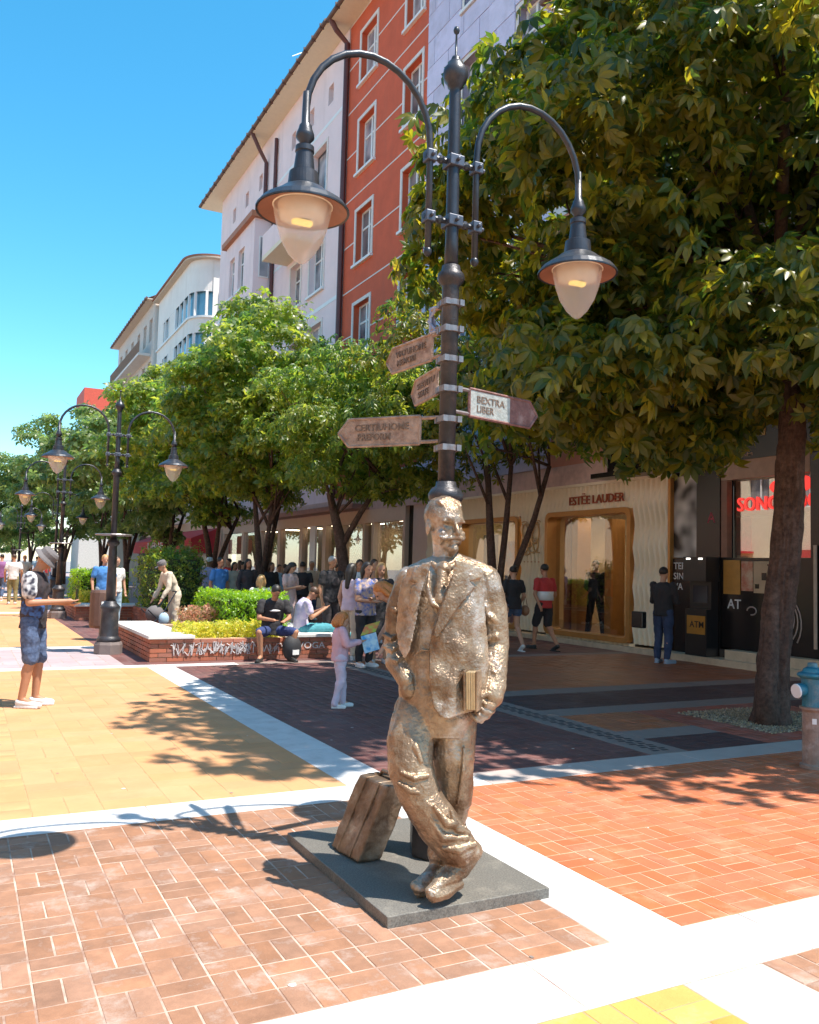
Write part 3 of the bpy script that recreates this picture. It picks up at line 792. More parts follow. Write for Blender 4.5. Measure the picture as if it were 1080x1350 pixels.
M_shopglass = glass_mat('shop_glass', (0.93, 0.94, 0.93), 0.14)
M_shopmirror = glass_mat('reflective_shop_glass', (0.9, 0.92, 0.9), 0.38)
M_gold = pm('gold_frame', (0.52, 0.25, 0.07), 0.35, metal=0.35, var=0.12)
M_panel = pm('cream_relief_panel', (0.86, 0.76, 0.58), 0.55, var=0.05, scale=2)
cs = empty('cosmetics_shop', (FX, 17, 0), label='cream cosmetics shop front with wavy wall panels and gold framed windows', cat='shop')
WIN = [(13.85, 16.6, 0.26, 2.9), (17.95, 20.8, 0.26, 2.88)]
def wavy(y0, y1, z0, z1):
    ny = max(2, int((y1 - y0) / 0.022)); nz = max(2, int((z1 - z0) / 0.05))
    Y, Z = np.meshgrid(np.linspace(y0, y1, ny), np.linspace(z0, z1, nz))
    ph = 2 * pi * (Y / 0.15 + 0.26 * np.sin(2 * pi * Z / 0.82))
    amp = 0.014 + 0.046 * np.abs(np.sin(2 * pi * Z / 1.64 + 0.4)) ** 1.0
    X = FX - 0.062 - amp * np.sin(ph)
    V = np.stack([X - FX, Y - 17, Z], -1).reshape(-1, 3)
    i = np.arange(ny - 1)[None, :] + ny * np.arange(nz - 1)[:, None]
    F = np.stack([i, i + ny, i + ny + 1, i + 1], -1).reshape(-1, 4)
    return V, F
def wp(y0, y1, z0, z1):
    V, F = wavy(y0, y1, z0, z1); npmesh('wall_panel', V, F, M_panel, cs, smooth=True)
wp(12.72, 13.72, .16, 3.56); wp(16.73, 17.82, .16, 3.02); wp(20.93, 22.7, .16, 3.56)
y = 13.72
while y < 20.9: wp(y, min(y + 1.2, 20.93), 2.99, 3.56); y += 1.2
wp(13.72, 16.73, .10, .16) ; wp(17.82, 20.93, .10, .16)
for wn in WIN:
    frame_rr(FX - .03, wn[0], wn[1], wn[2], wn[3], 0.11, 0.13).build('window_frame', M_gold, cs, world=True)
    MB().box(FX + .10, wn[0] - .02, wn[2] - .02, FX + .11, wn[1] + .02, wn[3] + .02).build('shop_window', M_shopglass, cs, world=True)
M_stonestep = pm('cream_stone_step', (0.62, 0.50, 0.36), 0.7, bump=0.1, dirt=(.4, .32, .25))
MB().box(FX - .32, 12.70, -.02, FX, 22.7, .10).build('plinth_step', M_stonestep, cs, world=True)
MB().box(FX - .14, 12.70, 3.56, FX, 22.7, 3.62).build('cornice', M_panel, cs, world=True)
MB().box(FX - .10, 12.66, .1, FX + .3, 12.72, 3.56).build('corner_trim', M_gold, cs, world=True)
MB().box(FX - .05, 14.62, 3.62, FX + .3, 22.7, 4.1).build('upper_band', pm('pinkish_band', (.66, .46, .40), .7, dirt=(.45, .3, .26)), cs, world=True)
text('sign_letters', 'EST\u0112E LAUDER', pm('copper_letters', (0.40, 0.09, 0.035), 0.4, metal=.2), (FX - .125, 15.8, 3.14), (0, -1, 0), (0, 0, 1), 0.25, 0.03, cs, width=1.85)
# emblem: interlaced loops in relief, with a line of small letters below
em = MB()
def swirl(pts, r=0.022): em.tube([(FX - .12, 17.78 - a * .86, 1.98 + b * .86) for a, b in pts], r, 6)
def arc(cx, cy, rx, ry, a0, a1, n=18): return [(cx + rx * cos(radians(a0 + (a1 - a0) * i / n)), cy + ry * sin(radians(a0 + (a1 - a0) * i / n))) for i in range(n + 1)]
swirl(arc(.30, .72, .2, .22, 20, 330)); swirl(arc(.34, .3, .27, .26, 60, 320)); swirl(arc(.72, .66, .2, .3, -150, 130)); swirl(arc(.62, .3, .26, .2, 100, 430))
swirl([(.3, .9), (.42, .7), (.55, .42), (.75, .12), (.95, .1)]); swirl([(.85, .95), (.7, .9), (.6, .6), (.45, .3), (.3, .1), (.1, .08)])
swirl(arc(.5, .55, .1, .28, 0, 360)); swirl(arc(.2, .95, .14, .05, 0, 300), .014); swirl(arc(.85, .95, .12, .06, 0, 300), .014)
em.build('emblem', pm('gold_relief', (0.70, 0.45, 0.22), 0.35, metal=.3), cs, smooth=True, world=True)
MB().box(FX - .08, 16.92, 1.83, FX - .05, 17.76, 1.85).build('emblem_line', M_gold, cs, world=True)
# interior
M_int = pm('shop_interior_wall', (0.42, 0.30, 0.17), 0.5, var=0.2, scale=1.5)
M_intd = pm('dark_interior', (0.035, 0.028, 0.03), 0.3)
MB().box(FX + .35, 12.8, 0.1, FX + 4.4, 22.6, .12).build('shop_floor', pm('dark_shop_floor', (0.10, 0.06, 0.05), 0.15), cs, world=True)
MB().box(FX + 4.4, 12.8, .1, FX + 4.5, 22.6, 3.5).build('back_wall', M_int, cs, world=True)
MB().box(FX + .35, 12.8, 3.4, FX + 4.4, 22.6, 3.5).build('shop_ceiling', pm('shop_ceiling', (.5, .4, .28), .7), cs, world=True)
MB().box(FX + .28, 12.74, .1, FX + 4.4, 12.79, 3.5).box(FX + .28, 22.6, .1, FX + 4.4, 22.65, 3.5).build('inner_wall', M_int, cs, world=True)
MB().box(FX + .6, 15.2, .12, FX + 1.0, 15.42, 2.85).box(FX + .35, 16.1, .12, FX + .75, 16.3, 2.9).build('gold_column', M_gold, cs, world=True)
MB().box(FX + 1.4, 14.55, .12, FX + 1.9, 15.0, 2.9).build('black_column', M_intd, cs, world=True)
MB().box(FX + .35, 16.36, .12, FX + .9, 16.6, 2.9).build('door_jamb', pm('red_brown', (.22, .07, .04), .4), cs, world=True)
MB().box(FX + .5, 13.95, .12, FX + .95, 14.5, 1.15).build('display_plinth', pm('mirror_plinth', (.6, .5, .38), .15, metal=.6), cs, world=True)
MB().box(FX + .52, 14.0, 1.15, FX + .9, 14.45, 1.55).build('display_box', pm('golden_box', (.5, .3, .1), .3, metal=.5), cs, world=True)
MB().box(FX + 3.9, 14.0, .12, FX + 4.38, 18.0, 2.2).build('display_shelf', pm('warm_shelf', (.5, .33, .18), .4), cs, world=True)
m = MB()
for k in range(40): m.box(FX + 3.8, 14.1 + (k % 20) * .19, .6 + (k // 20) * .7, FX + 3.9, 14.2 + (k % 20) * .19, .6 + (k // 20) * .7 + .22)
m.build('bottles', pm('pale_bottles', (.7, .6, .5), .2, rnd=.4), cs, world=True)['kind'] = 'stuff'
MB().box(FX + .6, 18.3, .12, FX + .7, 19.5, 2.4).build('poster_panel', pm('display_poster', (.45, .12, .08), .5, col2=(.2, .3, .5), scale=2), cs, world=True)
MB().box(FX + .6, 20.0, .12, FX + .7, 20.6, 2.6).build('poster_panel', M_intd, cs, world=True)

M_lit = emit_mat('ceiling_light_panel', (1.0, .82, .58), 6.0)
for yy in (13.6, 15.2, 16.8, 18.6, 20.4):
    MB().box(FX + .9, yy, 3.37, FX + 3.2, yy + .5, 3.395).build('light_panel', M_lit, cs, world=True)
# --- black shop with the cash machine, to the right
bs = empty('black_shop', (FX, 9, 0), label='black fronted shop with red lettered glass, posters and stone step', cat='shop')
M_black = pm('black_cladding', (0.012, 0.011, 0.013), 0.25, var=0.3, spec=.5)
SX = FX - .05
MB().box(SX, 5, 3.72, FX + .2, 14.6, 5.2).build('fascia', M_black, bs, world=True)
MB().box(SX - .55, 12.2, 3.62, SX, 14.5, 3.72).build('fascia_ledge', M_black, bs, world=True)
MB().box(SX, 11.45, .1, FX + .3, 12.02, 3.72).build('black_column', M_black, bs, world=True)
MB().box(SX + .05, 12.03, 1.95, SX + .12, 12.68, 3.55).build('grey_poster', pm('wavy_grey_poster', (0.55, 0.53, 0.50), 0.35, col2=(0.02, 0.02, 0.02), scale=2.2, detail=1), bs, world=True)
MB().box(SX + .02, 12.03, .1, SX + .1, 12.68, 1.93).build('black_panel', M_black, bs, world=True)
M_wtxt = pm('white_print', (0.72, 0.72, 0.72), 0.5)
for i, s in enumerate(('TEREA', 'SIN', 'VA')):
    text('panel_text', s, M_wtxt, (SX + .018, 12.62, 1.72 - .2 * i), (0, -1, 0), (0, 0, 1), .13, .003, bs)
text('red_letter', 'A', pm('dark_red_print', (.3, .02, .05), .4), (SX - .002, 11.75, 2.6), (0, -1, 0), (0, 0, 1), .2, .004, bs)
# window zone
MB().box(SX + .02, 9.55, 3.38, FX + .1, 11.44, 3.72).build('beige_transom', pm('beige_transom', (0.42, 0.27, 0.18), 0.5), bs, world=True)
MB().box(SX + .02, 11.30, 1.95, FX + .1, 11.44, 3.375).build('beige_frame', pm('brown_frame', (0.24, 0.12, 0.08), 0.5), bs, world=True)
MB().box(SX + .24, 9.55, 2.72, SX + .28, 11.29, 3.375).build('frosted_band', pm('beige_band', (0.6, 0.44, 0.34), 0.3), bs, world=True)
MB().box(SX + .20, 5.2, 1.95, SX + .21, 11.29, 3.375).build('shop_window', M_shopmirror, bs, world=True)
M_redtxt = emit_mat('red_lit_letters', (0.85, 0.05, 0.04), 0.6)
text('red_letters', 'SONOMO', M_redtxt, (SX + .18, 11.2, 2.80), (0, -1, 0), (0, 0, 1), .25, .012, bs, width=1.45)
text('red_letters', 'OB', M_redtxt, (SX + .19, 9.72, 2.78), (0, -1, 0), (0, 0, 1), .3, .012, bs)
MB().ell((SX + .19, 9.78, 3.22), .02, .14, .13).ell((SX + .19, 10.3, 3.2), .02, .2, .12).build('red_emblem', M_redtxt, bs, world=True)
MB().box(SX + .3, 5.2, .3, FX + 4, 5.3, 3.7).box(FX + 4, 5.2, .3, FX + 4.1, 11.4, 3.7).box(FX + .3, 11.35, .3, FX + 4, 11.43, 3.7).build('inner_wall', pm('grey_inner', (.24, .25, .22), .5, var=.4, scale=1.2), bs, world=True)
MB().box(FX + .2, 5.2, .25, FX + 4, 11.4, .3).build('shop_floor', M_intd, bs, world=True)
MB().box(SX + .25, 10.95, 2.0, SX + .27, 11.28, 2.7).build('red_poster', pm('red_black_poster', (.4, .05, .03), .4, col2=(.02, .02, .02), scale=5), bs, world=True)
# lower panels
MB().box(SX + .04, 9.55, .3, SX + .2, 11.44, 1.94).build('black_panel', M_black, bs, world=True)
MB().box(SX + .02, 11.0, 1.28, SX + .04, 11.38, 1.9).build('yellow_panel', pm('ochre_panel', (.50, .25, .05), .5), bs, world=True)
MB().box(SX + .02, 10.72, 1.35, SX + .04, 10.97, 1.88).build('orange_poster', pm('orange_poster', (.45, .12, .06), .5, col2=(.55, .42, .3), scale=7), bs, world=True)
MB().box(SX + .02, 9.95, 1.32, SX + .04, 10.70, 1.88).build('cream_poster', pm('cream_poster', (.50, .38, .25), .6, var=.1), bs, world=True)
for a, b_, c_, d_ in ((10.42, 10.52, 1.55, 1.68), (10.58, 10.66, 1.40, 1.48), (10.1, 10.4, 1.8, 1.83)):
    MB().box(SX + .012, a, c_, SX + .019, b_, d_).build('poster_picture', M_black, bs, world=True)
text('white_letters', 'AT', M_wtxt, (SX + .038, 11.3, 1.02), (0, -1, 0), (0, 0, 1), .17, .004, bs)
sw = MB()
for k in range(5):
    sw.tube([(SX + .03, 10.15 + (.14 + .07 * k) * cos(radians(a)), .98 + (.16 + .085 * k) * sin(radians(a)) - .04 * k) for a in range(20 + 8 * k, 230, 15)], .013, 4)
sw.tube([(SX + .03, 10.75 + .1 * cos(radians(a)), 1.0 + .07 * sin(radians(a))) for a in range(0, 300, 20)], .012, 4)
sw.build('swirl_print', pm('pale_swirl', (.5, .4, .38), .5), bs, world=True)
MB().box(FX - .42, 9.2, -.02, SX, 12.7, .12).build('stone_step', M_stonestep, bs, world=True)
MB().box(FX - .30, 9.2, .12, SX, 11.1, .29).build('stone_step', M_stonestep, bs, world=True)
MB().box(FX - .42, 5.0, -.02, SX, 9.19, .12).build('stone_step', M_stonestep, bs, world=True)
MB().box(SX + .02, 9.25, .3, FX + .1, 9.54, 3.7).build('door_frame', M_black, bs, world=True)
MB().box(SX + .08, 7.6, .3, SX + .10, 9.24, 1.94).build('door_glass', M_shopglass, bs, world=True)
MB().tube([(SX - .03, 9.42, .45), (SX - .03, 9.42, 2.15)], .028, 8).build('door_handle', pm('pale_wood_handle', (.5, .38, .3), .4), bs, world=True)
M_glyph = pm('yellow_glyph', (0.62, 0.38, 0.12), 0.5)
gl = MB()
def glyph(poly): gl.poly_prism([(SX - .002, 11.62 - a * 1.75, 3.86 + b * 1.25) for a, b in poly], None, off=(-.015, 0, 0))
glyph([(0, .62), (.06, .64), (.17, .25), (.16, .75), (.11, .82), (.2, 1.0), (.24, .95), (.22, .2), (.2, .02), (.13, 0), (.09, .1)])
glyph([(.29, .55), (.34, .58), (.36, .2), (.41, .2), (.46, .6), (.52, .6), (.53, .42), (.56, .38), (.5, .2), (.42, .04), (.34, .05), (.3, .2)])
glyph([(.66, .7), (.72, .72), (.71, .45), (.66, .4)]); glyph([(.65, .3), (.69, .31), (.68, .2), (.64, .2)])
gl.build('yellow_sign', M_glyph, bs, world=True)
text('small_sign_text', 'ICE CREAM', pm('beige_print', (.42, .3, .2), .5), (SX - .002, 11.6, 3.78), (0, -1, 0), (0, 0, 1), .055, .003, bs, width=.9)
fl = MB()
for k in range(5):
    a = radians(72 * k + 10); fl.ell((SX - .02, 13.45 + .13 * cos(a), 4.05 + .13 * sin(a)), .03, .11, .07, n=8, m=5)
fl.ell((SX - .04, 13.45, 4.05), .03, .05, .05, n=8, m=5)
fl.ell((SX - .02, 13.9, 3.86), .03, .12, .06, n=8, m=5)
fl.build('pink_flower_relief', pm('pink_relief', (.6, .25, .18), .5), bs, world=True)
# cash machine
for yy in (6.5, 8.5, 10.2): MB().box(FX + 1.2, yy, 3.6, FX + 2.6, yy + .4, 3.63).build('light_panel', M_lit, bs, world=True)
MB().box(FX + .3, 5.2, 3.64, FX + 4, 11.4, 3.7).build('shop_ceiling', M_intd, bs, world=True)
at = empty('cash_machine', (SX - .02, 12.25, 0), label='black cash machine with an orange panel beside the posters', cat='cash machine')
AY0, AY1 = 11.48, 12.0
M_atm = pm('black_metal', (0.015, 0.015, 0.018), 0.35)
ca = MB().box(SX - .30, AY0, .12, SX - .002, AY1, .98).box(SX - .18, AY0, .98, SX - .002, AY1, 1.5).box(SX - .34, AY0 - .02, 1.5, SX - .002, AY1 + .02, 1.95)
ca.build('housing', M_atm, at, world=True)
MB().box(SX - .31, AY0 + .03, .52, SX - .301, AY1 - .05, .86).build('orange_panel', pm('orange_panel', (.55, .25, .03), .5), at, world=True)
text('panel_text', 'ATM', M_atm, (SX - .311, AY1 - .12, .64), (0, -1, 0), (0, 0, 1), .12, .003, at)
MB().box(SX - .33, AY0 + .06, 1.90, SX - .325 - .02, AY0 + .16, 1.93).box(SX - .33, AY1 - .16, 1.90, SX - .345, AY1 - .06, 1.93).build('light', emit_mat('atm_light', (1, .95, .85), 1.5), at, world=True)
MB().box(SX - .19, AY0 + .08, 1.1, SX - .181, AY1 - .08, 1.42).build('screen', pm('screen', (.03, .035, .05), .1), at, world=True)

# --- shop band left of the cosmetics shop
s2 = empty('lattice_window_shop', (FX, 26, 0), label='cream framed shop window with dark diagonal lattice beside a plain pillar', cat='shop')
M_crm = pm('cream_shop_frame', (0.66, 0.50, 0.37), 0.6, var=.06)
MB().box(FX - .02, 22.72, 0, FX + .5, 23.75, 3.6).build('pillar', pm('grey_pink_pillar', (.62, .48, .42), .7, var=.05), s2, world=True)
MB().box(FX + .1, 23.75, 0, FX + .5, 24.25, 3.6).build('black_column', M_black, s2, world=True)
fr = MB().box(FX - .05, 24.25, 0, FX + .2, 29.6, .3).box(FX - .05, 24.25, 3.15, FX + .2, 29.6, 3.6)
for y in (24.25, 26.6, 27.35, 29.3): fr.box(FX - .05, y, .3, FX + .2, y + .16, 3.15)
fr.build('window_frame', M_crm, s2, world=True)
MB().box(FX + .1, 24.3, .3, FX + .11, 29.5, 3.15).build('shop_window', M_shopglass, s2, world=True)
MB().box(FX + .2, 26.75, .3, FX + .25, 27.4, 3.1).build('beige_panel', pm('olive_panel', (.42, .36, .2), .6), s2, world=True)
la = MB()
for k in range(-14, 16):
    for sgn in (1, -1):
        y0 = 27.55 + k * .16; 
        a = Vector((FX + .3, y0, .9)); b_ = Vector((FX + .3, y0 + sgn * 2.2, 3.1))
        t0 = 0; t1 = 1
        if sgn > 0: t0 = max(0, (27.55 - a.y) / 2.2); t1 = min(1, (29.25 - a.y) / 2.2)
        else: t0 = max(0, (a.y - 29.25) / 2.2); t1 = min(1, (a.y - 27.55) / 2.2)
        if t1 > t0: la.tube([a.lerp(b_, t0), a.lerp(b_, t1)], .014, 4)
la.build('lattice', M_black, s2, world=True)
MB().box(FX + 2.5, 24.2, 0, FX + 2.6, 46, 3.6).build('back_wall', pm('warm_back', (.34, .24, .13), .6, var=.4, scale=1.2), s2, world=True)
MB().box(FX + .2, 24.2, 0.0, FX + 2.5, 46, .1).build('shop_floor', M_intd, s2, world=True)
MB().box(FX - .06, 22.7, 3.6, FX + .4, 46, 4.1).build('fascia', pm('pinkbeige_fascia', (.62, .44, .38), .7, dirt=(.4, .3, .25)), s2, world=True)
MB().box(FX - .7, 27, 3.62, FX - .06, 36.5, 3.8).build('canopy', pm('brown_canopy', (.35, .17, .12), .6), s2, world=True)
for yy in (25.0, 27.0, 30.0, 33.0, 36.0, 39.0, 42.0): MB().box(FX + .6, yy, 3.3, FX + 2.0, yy + .6, 3.33).build('light_panel', M_lit, s2, world=True)
s3 = empty('beige_window_shop', (FX, 38, 0), label='long warm beige shop window with slender posts behind the strolling people', cat='shop')
fr = MB().box(FX - .03, 29.62, 0, FX + .2, 46, .35).box(FX - .03, 29.62, 3.2, FX + .2, 46, 3.6)
for y in (29.62, 31.0, 33.6, 36.4, 39.2, 42.0, 45.6): fr.box(FX - .03, y, .35, FX + .2, y + .35, 3.2)
fr.build('window_frame', M_crm, s3, world=True)
MB().box(FX + .1, 29.7, .35, FX + .11, 45.9, 3.2).build('shop_window', M_shopglass, s3, world=True)
MB().box(FX + .5, 30.2, .35, FX + .55, 45.0, 3.1).build('display_back', pm('yellow_beige', (.55, .40, .20), .6, var=.15), s3, world=True)
MB().box(FX - .12, 31.9, .1, FX - .04, 32.5, 3.2).build('white_post', M_frame, s3, world=True)
# red awning shop
s4 = empty('red_awning_shop', (FX, 54, 0), label='shop with a bright red awning and red pillar at the far end of the terrace', cat='shop')
AX = FX - 1.0
MB().box(FX - .03, 46, 3.5, FX + .3, 68, 4.1).build('fascia', M_crm, s4, world=True)
MB().poly_prism([(FX, 46.5, 3.6), (AX - .6, 46.5, 2.95), (AX - .6, 46.5, 2.2), (FX, 46.5, 2.2)], None, off=(0, 17.5, 0)).build('awning', M_redaw, s4, world=True)
text('awning_text', 'UBBES', M_wtxt, (AX - .61, 58.5, 2.38), (0, -1, 0), (0, 0, 1), .5, .02, s4, width=6.0)
MB().box(AX, 54, 0, AX + .3, 55.4, 2.2).build('red_pillar', M_redaw, s4, world=True)
text('pillar_text', 'M', M_wtxt, (AX - .01, 55.0, 1.5), (0, -1, 0), (0, 0, 1), .4, .02, s4)
MB().box(FX - .1, 46, 0, FX + .3, 48.3, 3.5).box(FX + 1, 48, 0, FX + 1.1, 66, 3).build('wall', M_crm, s4, world=True)
MB().box(FX, 49, 0, FX + .1, 50.6, 2.2).build('door', M_black, s4, world=True)
m = MB()
for k in range(34):
    y = random.uniform(50, 65); m.box(FX + .7, y, random.uniform(.3, 1.8), FX + .9, y + random.uniform(.2, .6), random.uniform(1.9, 2.15))
m.build('goods', pm('mixed_goods', (.3, .2, .16), .6, rnd=.8), s4, world=True)['kind'] = 'stuff'
MB().box(RX - .2, 68, 0, FX + 1, 83, 4.1).build('far_shopfronts', pm('far_shop_dark', (.12, .09, .08), .5, var=.6, scale=.7), bb, world=True)
# ================================================================== STREET LAMPS
M_iron = pm('dark_iron', (0.042, 0.048, 0.062), 0.36, metal=0.35, var=0.3, scale=12, bump=0.12, bscale=160, dirt=(0.16, 0.12, 0.10), dscale=5, damt=0.4)
M_ironold = pm('worn_iron', (0.042, 0.042, 0.050), 0.42, metal=0.3, var=0.4, scale=9, bump=0.3, bscale=90, dirt=(0.16, 0.11, 0.09), dscale=5, damt=0.5)
M_bracket = pm('galvanised_bracket', (0.26, 0.24, 0.25), 0.42, metal=0.6, var=0.3, scale=25, dirt=(0.25, 0.12, 0.07), dscale=15, damt=0.8)
M_shadein = pm('shade_inner', (0.30, 0.13, 0.08), 0.5)
M_globe = bpy.data.materials.new('frosted_globe'); M_globe.use_nodes = True
_n = M_globe.node_tree.nodes; _l = M_globe.node_tree.links; _n.clear()
_o = _n.new('ShaderNodeOutputMaterial'); _t = _n.new('ShaderNodeBsdfTransparent'); _t.inputs[0].default_value = rgb((.97, .94, .92))
_p = _n.new('ShaderNodeBsdfPrincipled'); _p.inputs['Base Color'].default_value = rgb((.84, .78, .74)); _p.inputs['Roughness'].default_value = .12
_q = _n.new('ShaderNodeBsdfTranslucent'); _q.inputs[0].default_value = rgb((.9, .84, .8))
_m = _n.new('ShaderNodeMixShader'); _m.inputs[0].default_value = .5; _l.new(_p.outputs[0], _m.inputs[1]); _l.new(_q.outputs[0], _m.inputs[2])
_m2 = _n.new('ShaderNodeMixShader'); _m2.inputs[0].default_value = .38; _l.new(_t.outputs[0], _m2.inputs[1]); _l.new(_m.outputs[0], _m2.inputs[2]); _l.new(_m2.outputs[0], _o.inputs[0])
M_reflect = pm('reflector', (.85, .78, .64), .3)
M_tubel = emit_mat('lamp_element', (1.0, .74, .2), 0.45)

def lamp_head(x, parent_root, right):
    s = 1
    hd = MB()
    hd.lathe([(.020, 4.24), (.024, 4.06), (.036, 4.045), (.038, 4.03), (.05, 4.0), (.052, 3.975), (.03, 3.95), (.027, 3.92)], (x, 0, 0), 16)
    hd.build('finial_joint', M_iron, parent_root, smooth=True)
    nk = MB().lathe([(.03, 3.93), (.052, 3.925), (.054, 3.895), (.048, 3.89), (.06, 3.79), (.06, 3.785), (.082, 3.775), (.09, 3.70), (.09, 3.695), (.12, 3.68), (.15, 3.655), (.235, 3.60), (.262, 3.565), (.262, 3.555), (.25, 3.56), (.15, 3.60), (.10, 3.605)], (x, 0, 0), 32, cap=False)
    hdo = nk.build('lamp_shade', M_iron, parent_root, smooth=False)
    MB().lathe([(.249, 3.558), (.15, 3.597), (.10, 3.60), (.01, 3.60)], (x, 0, 0), 32, cap=False).build('shade_lining', M_shadein, hdo, smooth=True)
    gb = MB().lathe([(.165, 3.60), (.160, 3.55), (.145, 3.48), (.115, 3.39), (.07, 3.315), (.03, 3.275), (.008, 3.262)], (x, 0, 0), 32, cap=False).build('glass_globe', M_globe, parent_root, smooth=True)
    MB().lathe([(.168, 3.615), (.172, 3.60), (.168, 3.585), (.160, 3.585), (.160, 3.615)], (x, 0, 0), 32, cap=False).build('rim_ring', M_reflect, gb, smooth=True)
    MB().lathe([(.14, 3.595), (.125, 3.52), (.06, 3.50), (.05, 3.515)], (x, 0, 0), 20, cap=False).build('reflector', M_reflect, gb)
    MB().box(x - .055, -.02, 3.485, x + .055, .02, 3.51).build('light_element', M_tubel, gb)

def make_lamp(loc, label, main=True):
    r = empty('street_lamp', loc, 0, label, 'street lamp', 'wrought iron street lamps down the middle of the street')
    MB().lathe([(.042, 3.42), (.040, 3.6), (.036, 4.5), (.034, 4.535), (.048, 4.545), (.05, 4.56), (.07, 4.585), (.080, 4.62), (.074, 4.655), (.05, 4.685), (.046, 4.70), (.03, 4.705), (.03, 4.72), (.025, 4.735), (.008, 4.74), (.006, 4.88), (.016, 4.89), (.02, 4.905), (.014, 4.925), (.003, 4.93)], n=20).build('upper_pole', M_iron, r, smooth=True)
    MB().lathe([(.05, 2.10), (.052, 3.30), (.054, 3.31), (.075, 3.33), (.085, 3.355), (.08, 3.38), (.06, 3.40), (.055, 3.43)], n=20).build('middle_pole', M_ironold, r, smooth=True)
    MB().lathe([(.085, .95), (.07, 1.9), (.066, 1.98), (.085, 2.0), (.105, 2.03), (.108, 2.055), (.09, 2.085), (.065, 2.10), (.06, 2.13)], n=20).build('lower_pole', M_ironold, r, smooth=True)
    bs_ = .72 if main else 1.0
    b_ = MB().lathe([(q * bs_, z) for q, z in [(.19, .22), (.20, .24), (.20, .28), (.17, .31), (.16, .34), (.145, .75), (.15, .80), (.165, .83), (.17, .86), (.14, .90), (.11, .93), (.10, .97)]], n=24).build('base_column', M_ironold, r, smooth=True)
    MB().lathe([(q * bs_, z) for q, z in [(.235, 0), (.235, .17), (.215, .22), (.18, .225)]], n=8).build('base_block', M_ironold if main else pm('cast_base', (.20, .16, .15), .7, bump=.3), r)
    for sx in (-1, 1):
        pts = [(sx * .165, 0, 3.5), (sx * .165, 0, 4.12)]
        for i in range(1, 15):
            a = pi * i / 14; pts.append((sx * (.565 - .40 * cos(a)), 0, 4.14 + .43 * sin(a)))
        pts.append((sx * .965, 0, 4.06))
        MB().tube(pts, .0205, 10).ell((sx * .165, 0, 3.49), .026, .026, .03).build('arm', M_iron, r, smooth=True)
        lamp_head(sx * .965, r, sx > 0)
    for z in (4.07, 3.70):
        c = MB()
        c.tube([(-.20, 0, z), (.20, 0, z)], .017, 8)
        for x in (-.09, .09): c.ell((x, 0, z), .026, .026, .026, n=8, m=6)
        c.build('cross_bar', M_iron, r)
        k_ = MB()
        for x, q in ((-.165, .032), (0, .05), (.165, .032)):
            k_.box(x - q, -q - .004, z - .034, x + q, q + .004, z + .034)
            k_.tube([(x, -q - .03, z), (x, -q, z)], .013, 6); k_.tube([(x + q, 0, z), (x + q + .03, 0, z)], .014, 6)
        k_.build('clamp', pm('clamp_iron', (.10, .11, .14), .4, metal=.5, var=.3), r, bevel=.006)
    return r
PX, PY = 2.37, 4.13
lamp = make_lamp((PX, PY, .058), 'tall two-armed iron street lamp with rusty direction signs behind the bronze statue')
lamp.scale = (.93, .93, .945)
for z in (2.33, 2.50, 2.68, 2.86, 3.04, 3.20):
    c = MB().lathe([(.062, z - .018), (.066, z - .016), (.066, z + .016), (.062, z + .018)], n=18)
    for a in (0.6, 2.2, 3.9, 5.4):
        c.box(.07 * cos(a) - .012, .07 * sin(a) - .012, z - .018, .07 * cos(a) + .018, .07 * sin(a) + .012, z + .018)
    c.build('pole_band', M_bracket, lamp)
# --- other lamps down the street (copies), each with a flower-basket plate
ORGL = make_lamp((2.31, 15.55, 0), 'second street lamp, beside the brown litter bin and the brick planter corner', main=False)
m_plate = MB().lathe([(.30, 2.18), (.31, 2.195), (.30, 2.21), (.07, 2.215)], n=24).build('round_plate', M_bracket, ORGL)
ORGL.scale = (1, 1, .93)
bpy.context.view_layer.update()
KIDS.clear(); index_kids(ORGL)
for i, (x, y, lb) in enumerate([(2.38, 25.2, 'third street lamp, near the second brick planter with the small hedge'), (3.3, 37.0, 'fourth street lamp, small and pale in front of the far trees'), (2.6, 48.5, 'farthest visible street lamp, tiny at the left end of the row')]):
    c = copy_tree(ORGL); c.location = (x, y, 0); c['label'] = lb; ORG[c.name] = Vector((x, y, 0))

